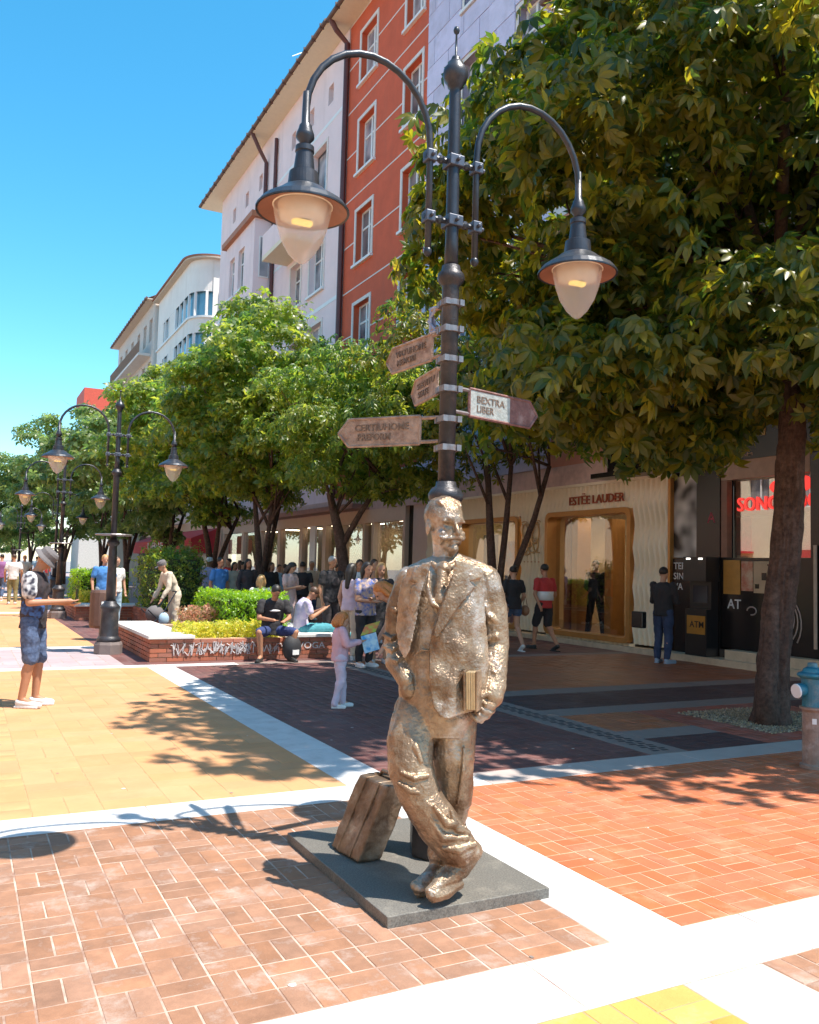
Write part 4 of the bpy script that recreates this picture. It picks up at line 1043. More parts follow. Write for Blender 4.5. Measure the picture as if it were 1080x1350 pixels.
# ================================================================== DIRECTION SIGNS on the lamp
M_rust = pm('rusty_bronze_sign', (0.45, 0.32, 0.25), 0.62, metal=0.25, var=0.45, scale=18, bump=0.7, bscale=70, dirt=(0.24, 0.11, 0.07), dscale=9, damt=0.7)
M_silver = pm('silver_sign_paint', (0.42, 0.44, 0.42), 0.5, metal=0.2, var=0.3, scale=20, bump=0.5, bscale=60, dirt=(0.35, 0.25, 0.2), dscale=14, damt=0.5)
M_dkrust = pm('dark_rust', (0.22, 0.10, 0.09), 0.65, metal=.2, var=.4, scale=20, bump=.6, bscale=70, dirt=(.4, .3, .28), dscale=12, damt=.5)
M_letter = pm('worn_letters', (0.24, 0.17, 0.13), .6, metal=.3, var=.4, scale=40)
def sign(tip_px, z, h, lines_, label, start=0.075, silver=False, body=None):
    v = ray(*tip_px); t = (z - EYE) / v.z; T = Vector((v.x * t, v.y * t, z)); P = Vector((PX, PY, z))
    d = (T - P); L = d.length; d.normalize(); n = d.cross(Vector((0, 0, 1)))
    if n.dot(Vector((FH.x, FH.y, 0))) > 0: n = -n       # n points to the camera side
    r = empty('direction_sign', P + d * start, 0, label, 'direction sign', 'pointed direction signs on the lamp post')
    up = Vector((0, 0, 1)); L2 = L - start
    def pt(a, b, k=0.0): return d * a + up * b + n * k
    a0 = .09
    poly = [pt(a0, -h / 2), pt(a0, h / 2), pt(L2 - .07, h / 2), pt(L2, 0), pt(L2 - .07, -h / 2)]
    if silver:
        cut = (a0 + L2) * .56
        MB().poly_prism([pt(a0, -h / 2, -.006), pt(a0, h / 2, -.006), pt(cut, h / 2, -.006), pt(cut, -h / 2, -.006)], None, off=n * .014).build('painted_plate', M_silver, r)
        MB().poly_prism([pt(cut + .002, -h / 2, -.006), pt(cut + .002, h / 2, -.006), pt(L2 - .07, h / 2, -.006), pt(L2, 0, -.006), pt(L2 - .07, -h / 2, -.006)], None, off=n * .012).build('plate', M_dkrust, r)
    else:
        MB().poly_prism([p - n * .006 for p in poly], None, off=n * .012).build('plate', body or M_rust, r)
    rim = MB(); pr = poly + [poly[0]]
    for a, b in zip(pr[:-1], pr[1:]): rim.tube([a + n * .004, b + n * .004], .009, 6)
    rim.build('raised_rim', M_dkrust if silver else (body or M_rust), r)
    ar = MB()
    for b in (-h / 2 + .012, h / 2 - .012): ar.tube([pt(-start + .05, b), pt(a0, b)], .011, 6)
    ar.build('bracket', M_rust if not silver else M_bracket, r)
    mat = body or M_rust
    right = d if d.dot(RH) > 0 else -d
    k = len(lines_); hh = h * .62 / k
    for i, s in enumerate(lines_):
        zc = h * .34 - (i + 1) * hh * 1.12 + .008
        base = pt(a0 + .06, zc, .0065) if right is d or (right - d).length < 1e-6 else pt(L2 - .11 - (.02 * i), zc, .0065)
        text('raised_letters', s, M_letter, Vector(r.location) + base, right, up, hh * .8, .005, r, width=(L2 - a0) * ((.66 if i == 0 else .4) * (.6 if silver else 1)))
    return r
sign((511, 479), 2.87, .155, ['VIRTUHOME', 'MEMORI'], 'rusty sign pointing left, topmost broad one on the lamp post')
sign((544, 521), 2.675, .155, ['SERVITU', 'STATE'], 'short looking rusty sign, steeply foreshortened, under the topmost one')
sign((447, 572), 2.37, .16, ['CERTIUHOME', 'PREFORM'], 'long rusty sign pointing left, lowest on the lamp post')
sign((707, 549), 2.545, .16, ['BEXTRA', 'LIBER'], 'sign pointing right with silver painted inner half and rusty tip', silver=True)
sign((566, 424), 3.02, .14, ['STADI'], 'narrow blue grey sign seen almost edge on, highest on the post', body=pm('blue_grey_sign', (.35, .40, .55), .5, metal=.3, dirt=(.3, .2, .18)))

# ================================================================== PLINTH, STATUE, SUITCASE
M_granite = pm('dark_granite', (0.20, 0.187, 0.165), 0.55, var=0.6, scale=120, bump=0.15, bscale=200, dirt=(0.32, 0.29, 0.24), dscale=5, damt=0.5, detail=6)
pl = MB().box(1.745, 3.47, -.004, 2.625, 4.78, .050).build('granite_plinth', M_granite, bevel=.004)
tag(pl, 'dark speckled granite slab under the bronze statue and suitcase', 'plinth')

def bronze(name, a, b, c, rough, metal=.75, bs=28, bstr=.55):
    m = pm(name, a, rough, metal=metal, col2=b, scale=5.5, bump=bstr, bscale=bs, dirt=c, dscale=3.2, damt=.85, detail=6)
    return m
M_bronze = bronze('weathered_bronze', (0.42, 0.30, 0.20), (0.145, 0.085, 0.05), (0.66, 0.62, 0.59), .36, metal=.55, bs=90, bstr=.55)
M_bronzedk = bronze('brown_bronze', (0.26, 0.18, 0.12), (0.12, 0.075, 0.05), (0.38, 0.31, 0.25), .55)
D0 = 4.20
def S(px, py, w=0.0):
    return onD(px, py, D0 - w + max(0.0, (1120 - py) / 450.0) * .17)
PXM = D0 / FOC
st = empty('bronze_statue', (2.09, 3.65, .058), 0, 'bronze statue of a moustached man in a suit leaning with crossed legs on the plinth', 'statue')
b = MB()
def sec(cx, cy, rx, rd, w=0.0, n=24):
    ctr = S(cx, cy, w); r_ = rx * PXM
    return [ctr + RH * (r_ * cos(2 * pi * j / n)) - FH * (rd * sin(2 * pi * j / n)) for j in range(n)]
b.rings([sec(*a) for a in [(578, 968, 42, .12), (577, 945, 49, .145), (577, 915, 52, .155), (578, 880, 53, .155), (580, 845, 55, .150), (583, 805, 58, .152, .0), (588, 778, 59, .148, .0), (590, 758, 54, .128, -.005), (591, 745, 40, .10, -.01), (589, 736, 24, .082, -.01)]])
def C(a, b_, ra, rb): b.cap(S(*a), S(*b_), ra * PXM, rb * PXM, 16)
# shoulders and neck
C((548, 757, 0), (590, 744, -.01), 15, 19); C((632, 757, 0), (592, 744, -.01), 17, 19)
C((588, 745, -.01), (586, 712, .01), 19, 16)
# arms : viewer-left arm, hand sunk in the trouser pocket
C((539, 762, -.01), (524, 806, -.04), 17, 16.5); C((524, 806, -.04), (521, 850, -.05), 16.5, 15); C((521, 850, -.05), (526, 872, .03), 15, 14.5); C((522, 872, .03), (536, 897, .10), 14.5, 12.5)
b.ell(S(540, 908, .10), .05, .04, .05)
# viewer-right arm
C((640, 764, -.01), (650, 806, -.03), 20.5, 20.5); C((650, 806, -.03), (653, 852, -.03), 20.5, 19); C((653, 852, -.03), (652, 880, .02), 18.5, 17.5); C((652, 880, .02), (649, 908, .06), 17.5, 17)
b.cap(S(650, 903, .05), S(648, 916, .075), 18 * PXM, 17 * PXM)
# hand: palm, four curled fingers around the lower edge of the book, thumb on its face
C((647, 918, .08), (641, 932, .10), 10.5, 10.5)
for i, (fx, fy) in enumerate(((652, 928), (649, 936), (644, 942), (638, 946))):
    w0 = .10
    b.chain([S(fx, fy, w0 - .02), S(fx - 3, fy + 4, w0 + .03), S(fx - 12, fy + 1, w0 + .055), S(fx - 17, fy - 5, w0 + .045)], [.016, .0155, .014, .012], 10)
b.chain([S(650, 918, .10), S(640, 915, .145), S(632, 921, .155)], [.016, .015, .012], 10)
# legs: his right (viewer left) leg crosses in front
C((553, 935, .0), (541, 975, .05), 33, 31); C((541, 975, .05), (541, 1012, .09), 31, 29); C((541, 1012, .09), (554, 1050, .10), 29, 27); C((554, 1050, .10), (580, 1090, .10), 26.5, 27); C((580, 1090, .10), (604, 1118, .09), 27, 25)
b.ell(S(612, 1122, .07), 24 * PXM, .085, 17 * PXM)
# his left (viewer right) leg, behind
C((601, 935, -.02), (597, 1000, -.02), 30, 28.5); C((597, 1000, -.02), (600, 1050, -.04), 28, 24); C((600, 1050, -.04), (592, 1090, -.07), 23, 20); C((592, 1090, -.07), (580, 1125, -.06), 19, 17)
C((580, 1125, -.06), (576, 1140, -.05), 12, 11)
# shoes
C((607, 1140, .09), (596, 1152, .12), 14, 13); C((596, 1152, .12), (578, 1168, .17), 12.5, 9.5); C((578, 1168, .17), (566, 1175, .20), 9, 5.5); b.tube([S(606, 1162, .10), S(588, 1174, .16), S(570, 1181, .20), S(564, 1180, .215)], [9 * PXM, 10 * PXM, 9 * PXM, 4 * PXM], 8)
C((576, 1148, -.04), (566, 1159, .03), 12, 11.5); C((566, 1159, .03), (556, 1166, .07), 11.5, 10); b.ell(S(552, 1169, .085), 10.5 * PXM, .05, 7 * PXM); b.tube([S(574, 1168, -.01), S(560, 1174, .04), S(550, 1175, .10)], [8 * PXM, 9 * PXM, 6 * PXM], 8);
C((618, 1128, .06), (607, 1146, .07), 13, 12)
# folds: ridges laid on the cloth
def ridge(pts, r0, r1=None):
    r1 = r1 or r0 * .5; n = len(pts)
    b.tube([S(*p) for p in pts], [(r0 if 0 < i < n - 1 else r1) * PXM for i in range(n)], 8)
for pts, r in (
    ([(572, 1062, .19), (590, 1086, .20), (615, 1092, .16)], 6), ([(565, 1078, .18), (585, 1104, .19), (618, 1105, .155)], 6.5), ([(582, 1118, .18), (604, 1121, .18), (628, 1112, .14)], 6),
    ([(594, 1068, .19), (604, 1094, .18), (620, 1098, .14)], 5), ([(592, 1134, .15), (612, 1136, .145), (632, 1124, .11)], 6.5), ([(528, 1018, .185), (546, 1026, .20), (566, 1022, .18)], 5), ([(524, 1032, .18), (540, 1042, .20), (560, 1048, .185)], 4.5),
    ([(612, 985, .085), (610, 1020, .080), (603, 1060, .05)], 3),
    ([(532, 955, .10), (526, 985, .13), (524, 1010, .15)], 4), ([(550, 960, .12), (548, 985, .17), (556, 1005, .18)], 4.5),
    # sleeves
    ([(634, 806, .035), (648, 814, .045), (664, 826, .02)], 5), ([(640, 842, .025), (654, 840, .035), (668, 830, .0)], 6), ([(638, 862, .035), (652, 868, .05), (662, 878, .04)], 5), ([(641, 890, .08), (652, 888, .09), (662, 878, .05)], 4.5),
    ([(632, 778, .045), (640, 800, .05), (644, 822, .035)], 4), ([(505, 836, -.02), (516, 842, .02), (528, 836, -.01)], 4.5), ([(506, 852, .0), (518, 858, .06), (530, 850, .04)], 5), ([(512, 868, .04), (524, 872, .11), (534, 866, .08)], 4), ([(512, 800, -.01), (522, 806, .03), (534, 800, .0)], 4)):
    ridge(pts, r)
# jacket panels, lapels: curved plates over the body
def inpoly(x, y, P):
    c = False; n = len(P)
    for i in range(n):
        x1, y1 = P[i]; x2, y2 = P[(i + 1) % n]
        if (y1 > y) != (y2 > y) and x < (x2 - x1) * (y - y1) / (y2 - y1) + x1: c = not c
    return c
def surf(x, y):
    t = min(.985, abs(x - 583) / 64.0)
    return .165 * sqrt(1 - t * t)
def plate(P, off, th, step=1.2, wf=surf):
    xs = [p[0] for p in P]; ys = [p[1] for p in P]; x0, y0 = min(xs), min(ys)
    nx = int((max(xs) - x0) / step) + 1; ny = int((max(ys) - y0) / step) + 1
    m = {}; 
    def vid(i, j, s):
        k = (i, j, s)
        if k not in m:
            X = x0 + i * step; Y = y0 + j * step; w_ = wf(X, Y) + off(X, Y) + (th if s else 0)
            m[k] = len(b.v); b.v.append(tuple(S(X, Y, w_)))
        return m[k]
    on = set((i, j) for i in range(nx) for j in range(ny) if inpoly(x0 + (i + .5) * step, y0 + (j + .5) * step, P))
    for i, j in on:
        q = [vid(i, j, 1), vid(i, j + 1, 1), vid(i + 1, j + 1, 1), vid(i + 1, j, 1)]; b.f.append(tuple(q))
        r = [vid(i, j, 0), vid(i + 1, j, 0), vid(i + 1, j + 1, 0), vid(i, j + 1, 0)]; b.f.append(tuple(r))
        for di, dj, e in ((-1, 0, ((i, j), (i, j + 1))), (1, 0, ((i + 1, j + 1), (i + 1, j))), (0, -1, ((i + 1, j), (i, j))), (0, 1, ((i, j + 1), (i + 1, j + 1)))):
            if (i + di, j + dj) not in on:
                (a1, b1), (a2, b2) = e
                b.f.append((vid(a1, b1, 0), vid(a2, b2, 0), vid(a2, b2, 1), vid(a1, b1, 1)))
RP = [(606, 742), (590, 775), (572, 822), (566, 850), (566, 900), (572, 932), (580, 944), (590, 948), (606, 942), (622, 938), (640, 928), (646, 905), (644, 860), (640, 815), (636, 775), (630, 752)]
def drape(x, y): return .012 + .018 * max(0, (y - 840) / 100.0) + .006 * sin(x * .21 + y * .05) + .005 * sin(y * .11 - x * .07)
plate(RP, drape, .032)
LP = [(562, 744), (556, 770), (552, 800), (546, 832), (540, 858), (534, 868), (527, 856), (523, 830), (524, 800), (529, 768), (540, 748)]
plate(LP, lambda x, y: .006 + .012 * max(0, (y - 790) / 80.0) + .004 * sin(y * .12), .032)
plate([(600, 738), (618, 741), (636, 750), (637, 762), (618, 766), (626, 774), (604, 800), (575, 842), (571, 838), (580, 805), (592, 775), (598, 755)], lambda x, y: .044 + drape(x, y) * .3, .020, 1.5)
plate([(570, 740), (556, 744), (546, 752), (540, 766), (550, 768), (541, 776), (540, 800), (545, 812), (551, 800), (556, 778), (564, 756)], lambda x, y: .036, .019, 1.5)
# vest: V neck edge, buttons, watch chain; tie
ridge([(566, 752, .155), (564, 775, .175), (570, 795, .185), (582, 803, .187)], 3, 2); ridge([(596, 762, .17), (590, 784, .185), (582, 803, .187)], 3, 2)
for k in range(4): b.ell(S(583 - k * 3, 812 + k * 14, .183), .008, .008, .008, n=8, m=6)
ridge([(548, 862, .155), (556, 856, .165), (566, 858, .17)], 2.5)
b.ell(S(584, 750, .115), .035, .05, .04); C((584, 752, .13), (581, 790, .165), 7, 9)
ridge([(570, 742, .08), (577, 748, .11), (584, 744, .11)], 4, 3); ridge([(602, 742, .08), (594, 748, .105), (585, 744, .11)], 4, 3)
# pocket seams, coat creases
ridge([(618, 880, .12), (630, 868, .11), (643, 850, .07)], 4); ridge([(600, 895, .17), (618, 905, .15), (634, 915, .12)], 3.5); ridge([(578, 860, .18), (598, 852, .185), (624, 842, .14)], 3); ridge([(590, 925, .18), (606, 905, .175), (628, 880, .14)], 3.5)
ridge([(606, 812, .18), (622, 806, .15), (636, 802, .10)], 3)
# trouser front seam
ridge([(572, 905, .15), (570, 930, .14), (568, 950, .12)], 3)
# head, turned to the viewer's right
hc = S(586, 693, .015); HS = 1.14
fd = (RH * .50 - FH * .866 + Vector((0, 0, -.03))).normalized(); sd = Vector((0, 0, 1)).cross(fd).normalized(); ud = fd.cross(sd)
def hp(f, s_, u): return hc + (fd * f + sd * s_ + ud * u) * HS
AXH = (sd, fd, ud)
def he(f, s_, u, rs, rf, ru, n=16, m=12): b.ell(hp(f, s_, u), rs * HS, rf * HS, ru * HS, AXH, n, m)
he(-.005, 0, .035, .080, .100, .088, 20, 14)      # skull
he(.020, 0, -.030, .066, .072, .075, 20, 14)      # face
he(.036, 0, -.088, .040, .040, .034)              # jaw
he(.078, 0, .028, .050, .020, .030)               # forehead plane
for q in (-1, 1):
    b.cap(hp(.088, q * .012, .016), hp(.078, q * .052, .018), .0105, .008, 8)     # brow
    he(.070, q * .036, -.012, .014, .012, .0085, 10, 8)       # eyelid
    b.cap(hp(.073, q * .020, .0), hp(.068, q * .052, -.001), .004, .003, 6)
    he(.058, q * .048, -.038, .020, .022, .020, 10, 8)        # cheekbone
    he(-.010, q * .077, -.010, .010, .022, .034, 10, 8)       # ear
    he(-.004, q * .082, -.012, .006, .015, .024, 8, 6)
    b.chain([hp(.098, q * .004, -.047), hp(.094, q * .026, -.056), hp(.078, q * .050, -.058), hp(.068, q * .066, -.050)], [.0125, .013, .009, .004], 10)   # moustache
    b.cap(hp(.070, q * .045, -.045), hp(.05, q * .048, -.08), .010, .010, 8)
b.chain([hp(.088, 0, .014), hp(.102, 0, -.010), hp(.112, 0, -.032)], [.009, .011, .0135], 10)      # nose
for q in (-1, 1): b.ell(hp(.100, q * .013, -.037), .008, .012, .008, AXH, 8, 6)
b.cap(hp(.088, -.018, -.072), hp(.088, .018, -.072), .008, .008, 8)                     # lower lip
b.chain([hp(.080, 0, -.085), hp(.080, 0, -.100), hp(.070, 0, -.122)], [.016, .024, .014], 10); he(.078, 0, -.1, .026, .02, .022)   # goatee
# short brushed hair with a tuft on top
he(-.018, 0, .050, .082, .096, .083, 20, 14)
for k in range(9):
    t = (k - 4) / 4.0; b.chain([hp(.055, t * .045, .098 - abs(t) * .012), hp(.03, t * .05, .122 - abs(t) * .018), hp(-.03, t * .05, .128 - abs(t) * .02)], [.007, .012, .010], 8)
fig = b.build('figure', M_bronze, st, world=True, remesh=.0042, iters=2)
tex = bpy.data.textures.new('hammered', 'CLOUDS'); tex.noise_scale = .06; tex.noise_depth = 2
dm = fig.modifiers.new('hammer', 'DISPLACE'); dm.texture = tex; dm.strength = .010; dm.mid_level = .5; dm.texture_coords = 'LOCAL'
tex3 = bpy.data.textures.new('pitted', 'CLOUDS'); tex3.noise_scale = .012; tex3.noise_depth = 1
d3 = fig.modifiers.new('pits', 'DISPLACE'); d3.texture = tex3; d3.strength = .0026; d3.texture_coords = 'LOCAL'
# book held against the coat
bk = empty('bronze_book', S(627, 912, .16), 0, 'bronze book the statue holds upright against its coat', 'book')
o_ = S(617, 933, .13); ax = (RH * .96 - FH * .28).normalized(); dz = Vector((0, 0, 1)) - RH * .03; dep = Vector((0, 0, 1)).cross(ax)
if dep.dot(FH) > 0: dep = -dep
for k, nm in ((0, 'cover'), (.058, 'cover')):
    MB().obox(o_ + ax * k, ax * .011, dz * .185, dep * .10).build(nm, M_bronze, bk, world=True, bevel=.003)
pg = MB()
for k in range(4): pg.obox(o_ + ax * (.0125 + .0112 * k) + dz * .006 + dep * .002 * (k % 2), ax * .0095, dz * .172, dep * .092)
pg.build('pages', pm('page_bronze', (.62, .50, .32), .45, metal=.6, var=.2, scale=30), bk, world=True)
# suitcase
sc_ = empty('bronze_suitcase', g(471, 1138, .06), 0, 'battered bronze suitcase leaning behind the statue on the plinth', 'suitcase')
A = g(471, 1138, .058); Bp = g(435, 1116, .058)
wv = Bp - A
up_ = (S(512, 1037, -.02) - A); 
lv = Vector((wv.y, -wv.x, 0)).normalized() * .15
dA = A.x * FH.x + A.y * FH.y
hx = onD(512, 1037, dA + .02) - A
cse = MB().obox(A + Vector((0, 0, .0)), wv, lv, hx).build('case', M_bronzedk, sc_, world=True, bevel=.012)
tx2 = bpy.data.textures.new('dents', 'CLOUDS'); tx2.noise_scale = .12
q_ = cse.modifiers.new('sub', 'SUBSURF'); q_.subdivision_type = 'SIMPLE'; q_.levels = 4; q_.render_levels = 4
q_ = cse.modifiers.new('dent', 'DISPLACE'); q_.texture = tx2; q_.strength = .022; q_.texture_coords = 'LOCAL'
un = wv.normalized(); ln = lv.normalized(); hn = hx.normalized()
rm = MB()
for t in (.28, .72):
    rm.tube([A + wv * t - ln * .004 + hn * .01, A + wv * t + hx - ln * .004, A + wv * t + hx + lv + hn * .003], .006, 6)
rm.build('strap', M_bronzedk, sc_, world=True)
MB().tube([A + hx + wv * .3 + lv * .5 + hn * .004, A + hx + wv * .33 + lv * .5 + hn * .035, A + hx + wv * .67 + lv * .5 + hn * .035, A + hx + wv * .7 + lv * .5 + hn * .004], .011, 8).build('handle', M_bronzedk, sc_, world=True, smooth=True)
for t in (.2, .8):
    MB().obox(A + hx + lv * .42 + wv * t + hn * .002, lv * .16, wv * .06, hn * .012).build('lock', M_bronze, sc_, world=True)

# ================================================================== HYDRANT
hy = empty('fire_hydrant', (6.46, 4.93, 0), radians(-20), 'blue topped fire hydrant with a stickered pinkish barrel, right edge', 'fire hydrant')
M_hb = pm('blue_hydrant_paint', (0.02, 0.17, 0.25), 0.4, var=0.2, scale=20, dirt=(.3, .32, .3), dscale=12, damt=.5)
M_hp = pm('pinkish_barrel_paint', (0.33, 0.22, 0.17), 0.6, var=.3, scale=20, dirt=(.5, .44, .4), dscale=8, damt=.6)
MB().lathe([(.125, 0), (.125, .03), (.10, .04), (.10, .50), (.11, .52), (.125, .525), (.125, .545), (.10, .55)], n=20).build('barrel', M_hp, hy, smooth=False)
hb = MB().lathe([(.10, .55), (.098, .60), (.105, .72), (.11, .80), (.14, .815), (.15, .83), (.14, .845), (.10, .86), (.085, .89), (.05, .905), (.045, .94), (.02, .945)], n=20).build('bonnet', M_hb, hy)
for sx in (-1, 1):
    n_ = MB().tube([(sx * .08, 0, .70), (sx * .15, -.02, .70), (sx * .19, -.03, .69)], [.055, .06, .062], 14).build('nozzle', M_hb, hy)
    MB().tube([(sx * .19, -.03, .69), (sx * .205, -.034, .688)], [.066, .062], 14).build('nozzle_cap', M_frame, n_)
lt = text('sticker_letters', 'ETNORAL', M_wtxt, (0, 0, 0), (0, 0, 1), (-1, 0, 0), .055, .001, None, width=.38)
for v in lt.data.vertices:      # wrap the print round the barrel
    ang = -pi / 2 + (-v.co.x - .02) / .101 + .35; r_ = .1015 + abs(v.co.y) * .2
    v.co = Vector((r_ * cos(ang), r_ * sin(ang), .08 + v.co.z))
lt.parent = hy
for (za, zb, a0, a1, mt) in ((.60, .68, -1.5, -.9, M_frame), (.40, .45, -2.2, -1.8, M_frame)):
    st_ = MB(); n = 6
    P_ = [[(.1075 * cos(a0 + (a1 - a0) * i / n), .1075 * sin(a0 + (a1 - a0) * i / n), z) for i in range(n + 1)] for z in (za, zb)]
    st_.rings(P_, cap=False, closed=False); st_.build('sticker', mt, hy)

hy.scale = (.84, .84, .93)
# ================================================================== TREES
def leaflet(L, wd, droop):
    return (np.array([(0, 0, 0), (-wd * .8, L * .45, .012), (0, L * .5, -.012), (wd * .8, L * .45, .012), (-wd, L * .68, .006 - droop * .35), (wd, L * .68, .006 - droop * .35), (0, L, -droop)], float),
            np.array([(0, 2, 1), (0, 3, 2), (1, 2, 4), (2, 3, 5), (4, 2, 6), (2, 5, 6)]))
def leaf_template(n=6, L=.17, w=.036, droop=.05, simple=False, spread=115):
    V = []; F = []
    for i in range(n):
        a = radians(-spread + 2 * spread * i / (n - 1)) if n > 1 else 0
        s = 1 - .35 * abs(i - (n - 1) / 2) / ((n - 1) / 2 + .01)
        if simple:
            v = np.array([(0, 0, 0), (-w, L * .6, 0), (0, L, -droop), (w, L * .6, 0)]); f = np.array([(0, 3, 1), (1, 3, 2)])
        else: v, f = leaflet(L, w, droop)
        v = v * s; R = np.array([[cos(a), sin(a), 0], [-sin(a), cos(a), 0], [0, 0, 1]]); v = v @ R.T
        F.append(f + sum(len(x) for x in V)); V.append(v)
    return np.concatenate(V), np.concatenate(F)
def rotmats(Yd, Nd):
    """frames whose y axis ~ Yd and z axis ~ Nd"""
    Y = Yd / (np.linalg.norm(Yd, axis=1, keepdims=True) + 1e-9)
    X = np.cross(Y, Nd); X /= (np.linalg.norm(X, axis=1, keepdims=True) + 1e-9)
    Z = np.cross(X, Y)
    return np.stack([X, Y, Z], -1)
def scatter(P, Rm, sc_, T, F):
    V = np.einsum('nij,kj->nki', Rm, T) * sc_[:, None, None] + P[:, None, :]
    k = len(T); FF = (F[None, :, :] + (np.arange(len(P)) * k)[:, None, None]).reshape(-1, 3)
    return V.reshape(-1, 3), FF
def crown_points(c, r, nc, n, seed, crad=(.55, .95), zmin=None, xmax=None, fill=.25, flat=.75):
    R = np.random.default_rng(seed)
    D = R.normal(size=(nc, 3)); D /= np.linalg.norm(D, axis=1, keepdims=True)
    rad = np.where(R.random(nc) < fill, R.uniform(.2, .7, nc), R.uniform(.72, 1.0, nc))
    wob = 1 + .08 * np.sin(D[:, 0] * 5 + seed) + .07 * np.cos(D[:, 2] * 7 + seed * 2)
    K = np.array(c) + D * np.array(r) * (rad * wob)[:, None]
    kr = R.uniform(*crad, nc)
    if zmin is not None: K[:, 2] = np.maximum(K[:, 2], zmin + kr * .6)
    if xmax is not None: K[:, 0] = np.minimum(K[:, 0], xmax - kr)
    i = R.integers(0, nc, n)
    d = R.normal(size=(n, 3)); d /= np.linalg.norm(d, axis=1, keepdims=True)
    d[:, 2] = np.where(d[:, 2] < -.35, -d[:, 2] * .6, d[:, 2])
    rr = kr[i] * R.uniform(.35, 1.08, n) ** .6
    P = K[i] + d * rr[:, None] * np.array([1, 1, flat])
    out = d * .8 + (P - np.array(c)) / np.array(r) * .5
    return K, P, out, R
M_bark = pm('chestnut_bark', (0.11, 0.062, 0.045), 0.9, var=0.6, scale=22, bump=1.0, bscale=35, dirt=(0.20, 0.13, 0.10), dscale=6, damt=0.6)
M_leaf = leaf_mat('chestnut_leaf', (0.024, 0.055, 0.012), (0.070, 0.105, 0.014), (0.19, 0.165, 0.02), .65, trans=.40)
M_leaf2 = leaf_mat('street_tree_leaf', (0.045, 0.10, 0.022), (0.095, 0.17, 0.03), (0.17, 0.18, 0.03), .6, trans=.40)
M_leaf3 = leaf_mat('far_tree_leaf', (0.05, 0.10, 0.03), (0.09, 0.15, 0.045), (0.15, 0.16, 0.05), .4, trans=.38)
def limbs(tr, start, K, n, r0, seed, R=None):
    q = random.Random(seed); idx = list(range(len(K))); q.shuffle(idx)
    m = MB()
    for i in idx[:n]:
        e = Vector(K[i]); s0 = Vector(start[q.randrange(len(start))])
        L = (e - s0).length
        if L < .3: continue
        mid = s0.lerp(e, .45) + Vector((q.uniform(-.15, .15) * L * .5, q.uniform(-.15, .15) * L * .5, .12 * L))
        pts = []; 
        for k in range(8):
            t = k / 7; pts.append(s0 * (1 - t) ** 2 + mid * 2 * t * (1 - t) + e * t * t)
        rr = r0 * q.uniform(.45, .9)
        m.tube(pts, [rr * (1 - .85 * k / 7) for k in range(8)], 7)
        for _ in range(3):
            t = q.uniform(.4, .9); s1 = pts[int(t * 7)]; e1 = s1 + Vector((q.uniform(-1, 1), q.uniform(-1, 1), q.uniform(-.1, .8))) * L * .3
            m.tube([s1, s1.lerp(e1, .5) + Vector((0, 0, .05 * L)), e1], [rr * .35, rr * .22, rr * .08], 5)
    return m
def bark_trunk(pts, rad, n=72, m_=130):
    from mathutils import noise
    P = [Vector(p) for p in pts]; m = MB(); R = []
    for i in range(m_):
        f = i / (m_ - 1) * (len(P) - 1); k = min(int(f), len(P) - 2); u = f - k
        # smooth interpolation along the trunk
        p0 = P[max(k - 1, 0)]; p1 = P[k]; p2 = P[k + 1]; p3 = P[min(k + 2, len(P) - 1)]
        c = 0.5 * ((2 * p1) + (p2 - p0) * u + (2 * p0 - 5 * p1 + 4 * p2 - p3) * u * u + (3 * p1 - p0 - 3 * p2 + p3) * u ** 3)
        r = rad[k] * (1 - u) + rad[k + 1] * u; ring = []
        for j in range(n):
            a = 2 * pi * j / n
            v = Vector((cos(a) * 7.0, sin(a) * 7.0, c.z * 2.2))
            rid = abs(noise.noise(v)) * .34 + abs(noise.noise(v * 2.3)) * .16 - .10
            big = .09 * sin(a * 2 + c.z * 1.3 + .5) + .05 * sin(a * 3 - c.z * .9)
            hol = -.30 * math.exp(-((a - 4.35) / .22) ** 2) * math.exp(-((c.z - .62) / .30) ** 2)
            ring.append(c + Vector((cos(a), sin(a), 0)) * (r * (1 + rid + big + hol)))
        R.append(ring)
    return m.rings(R)
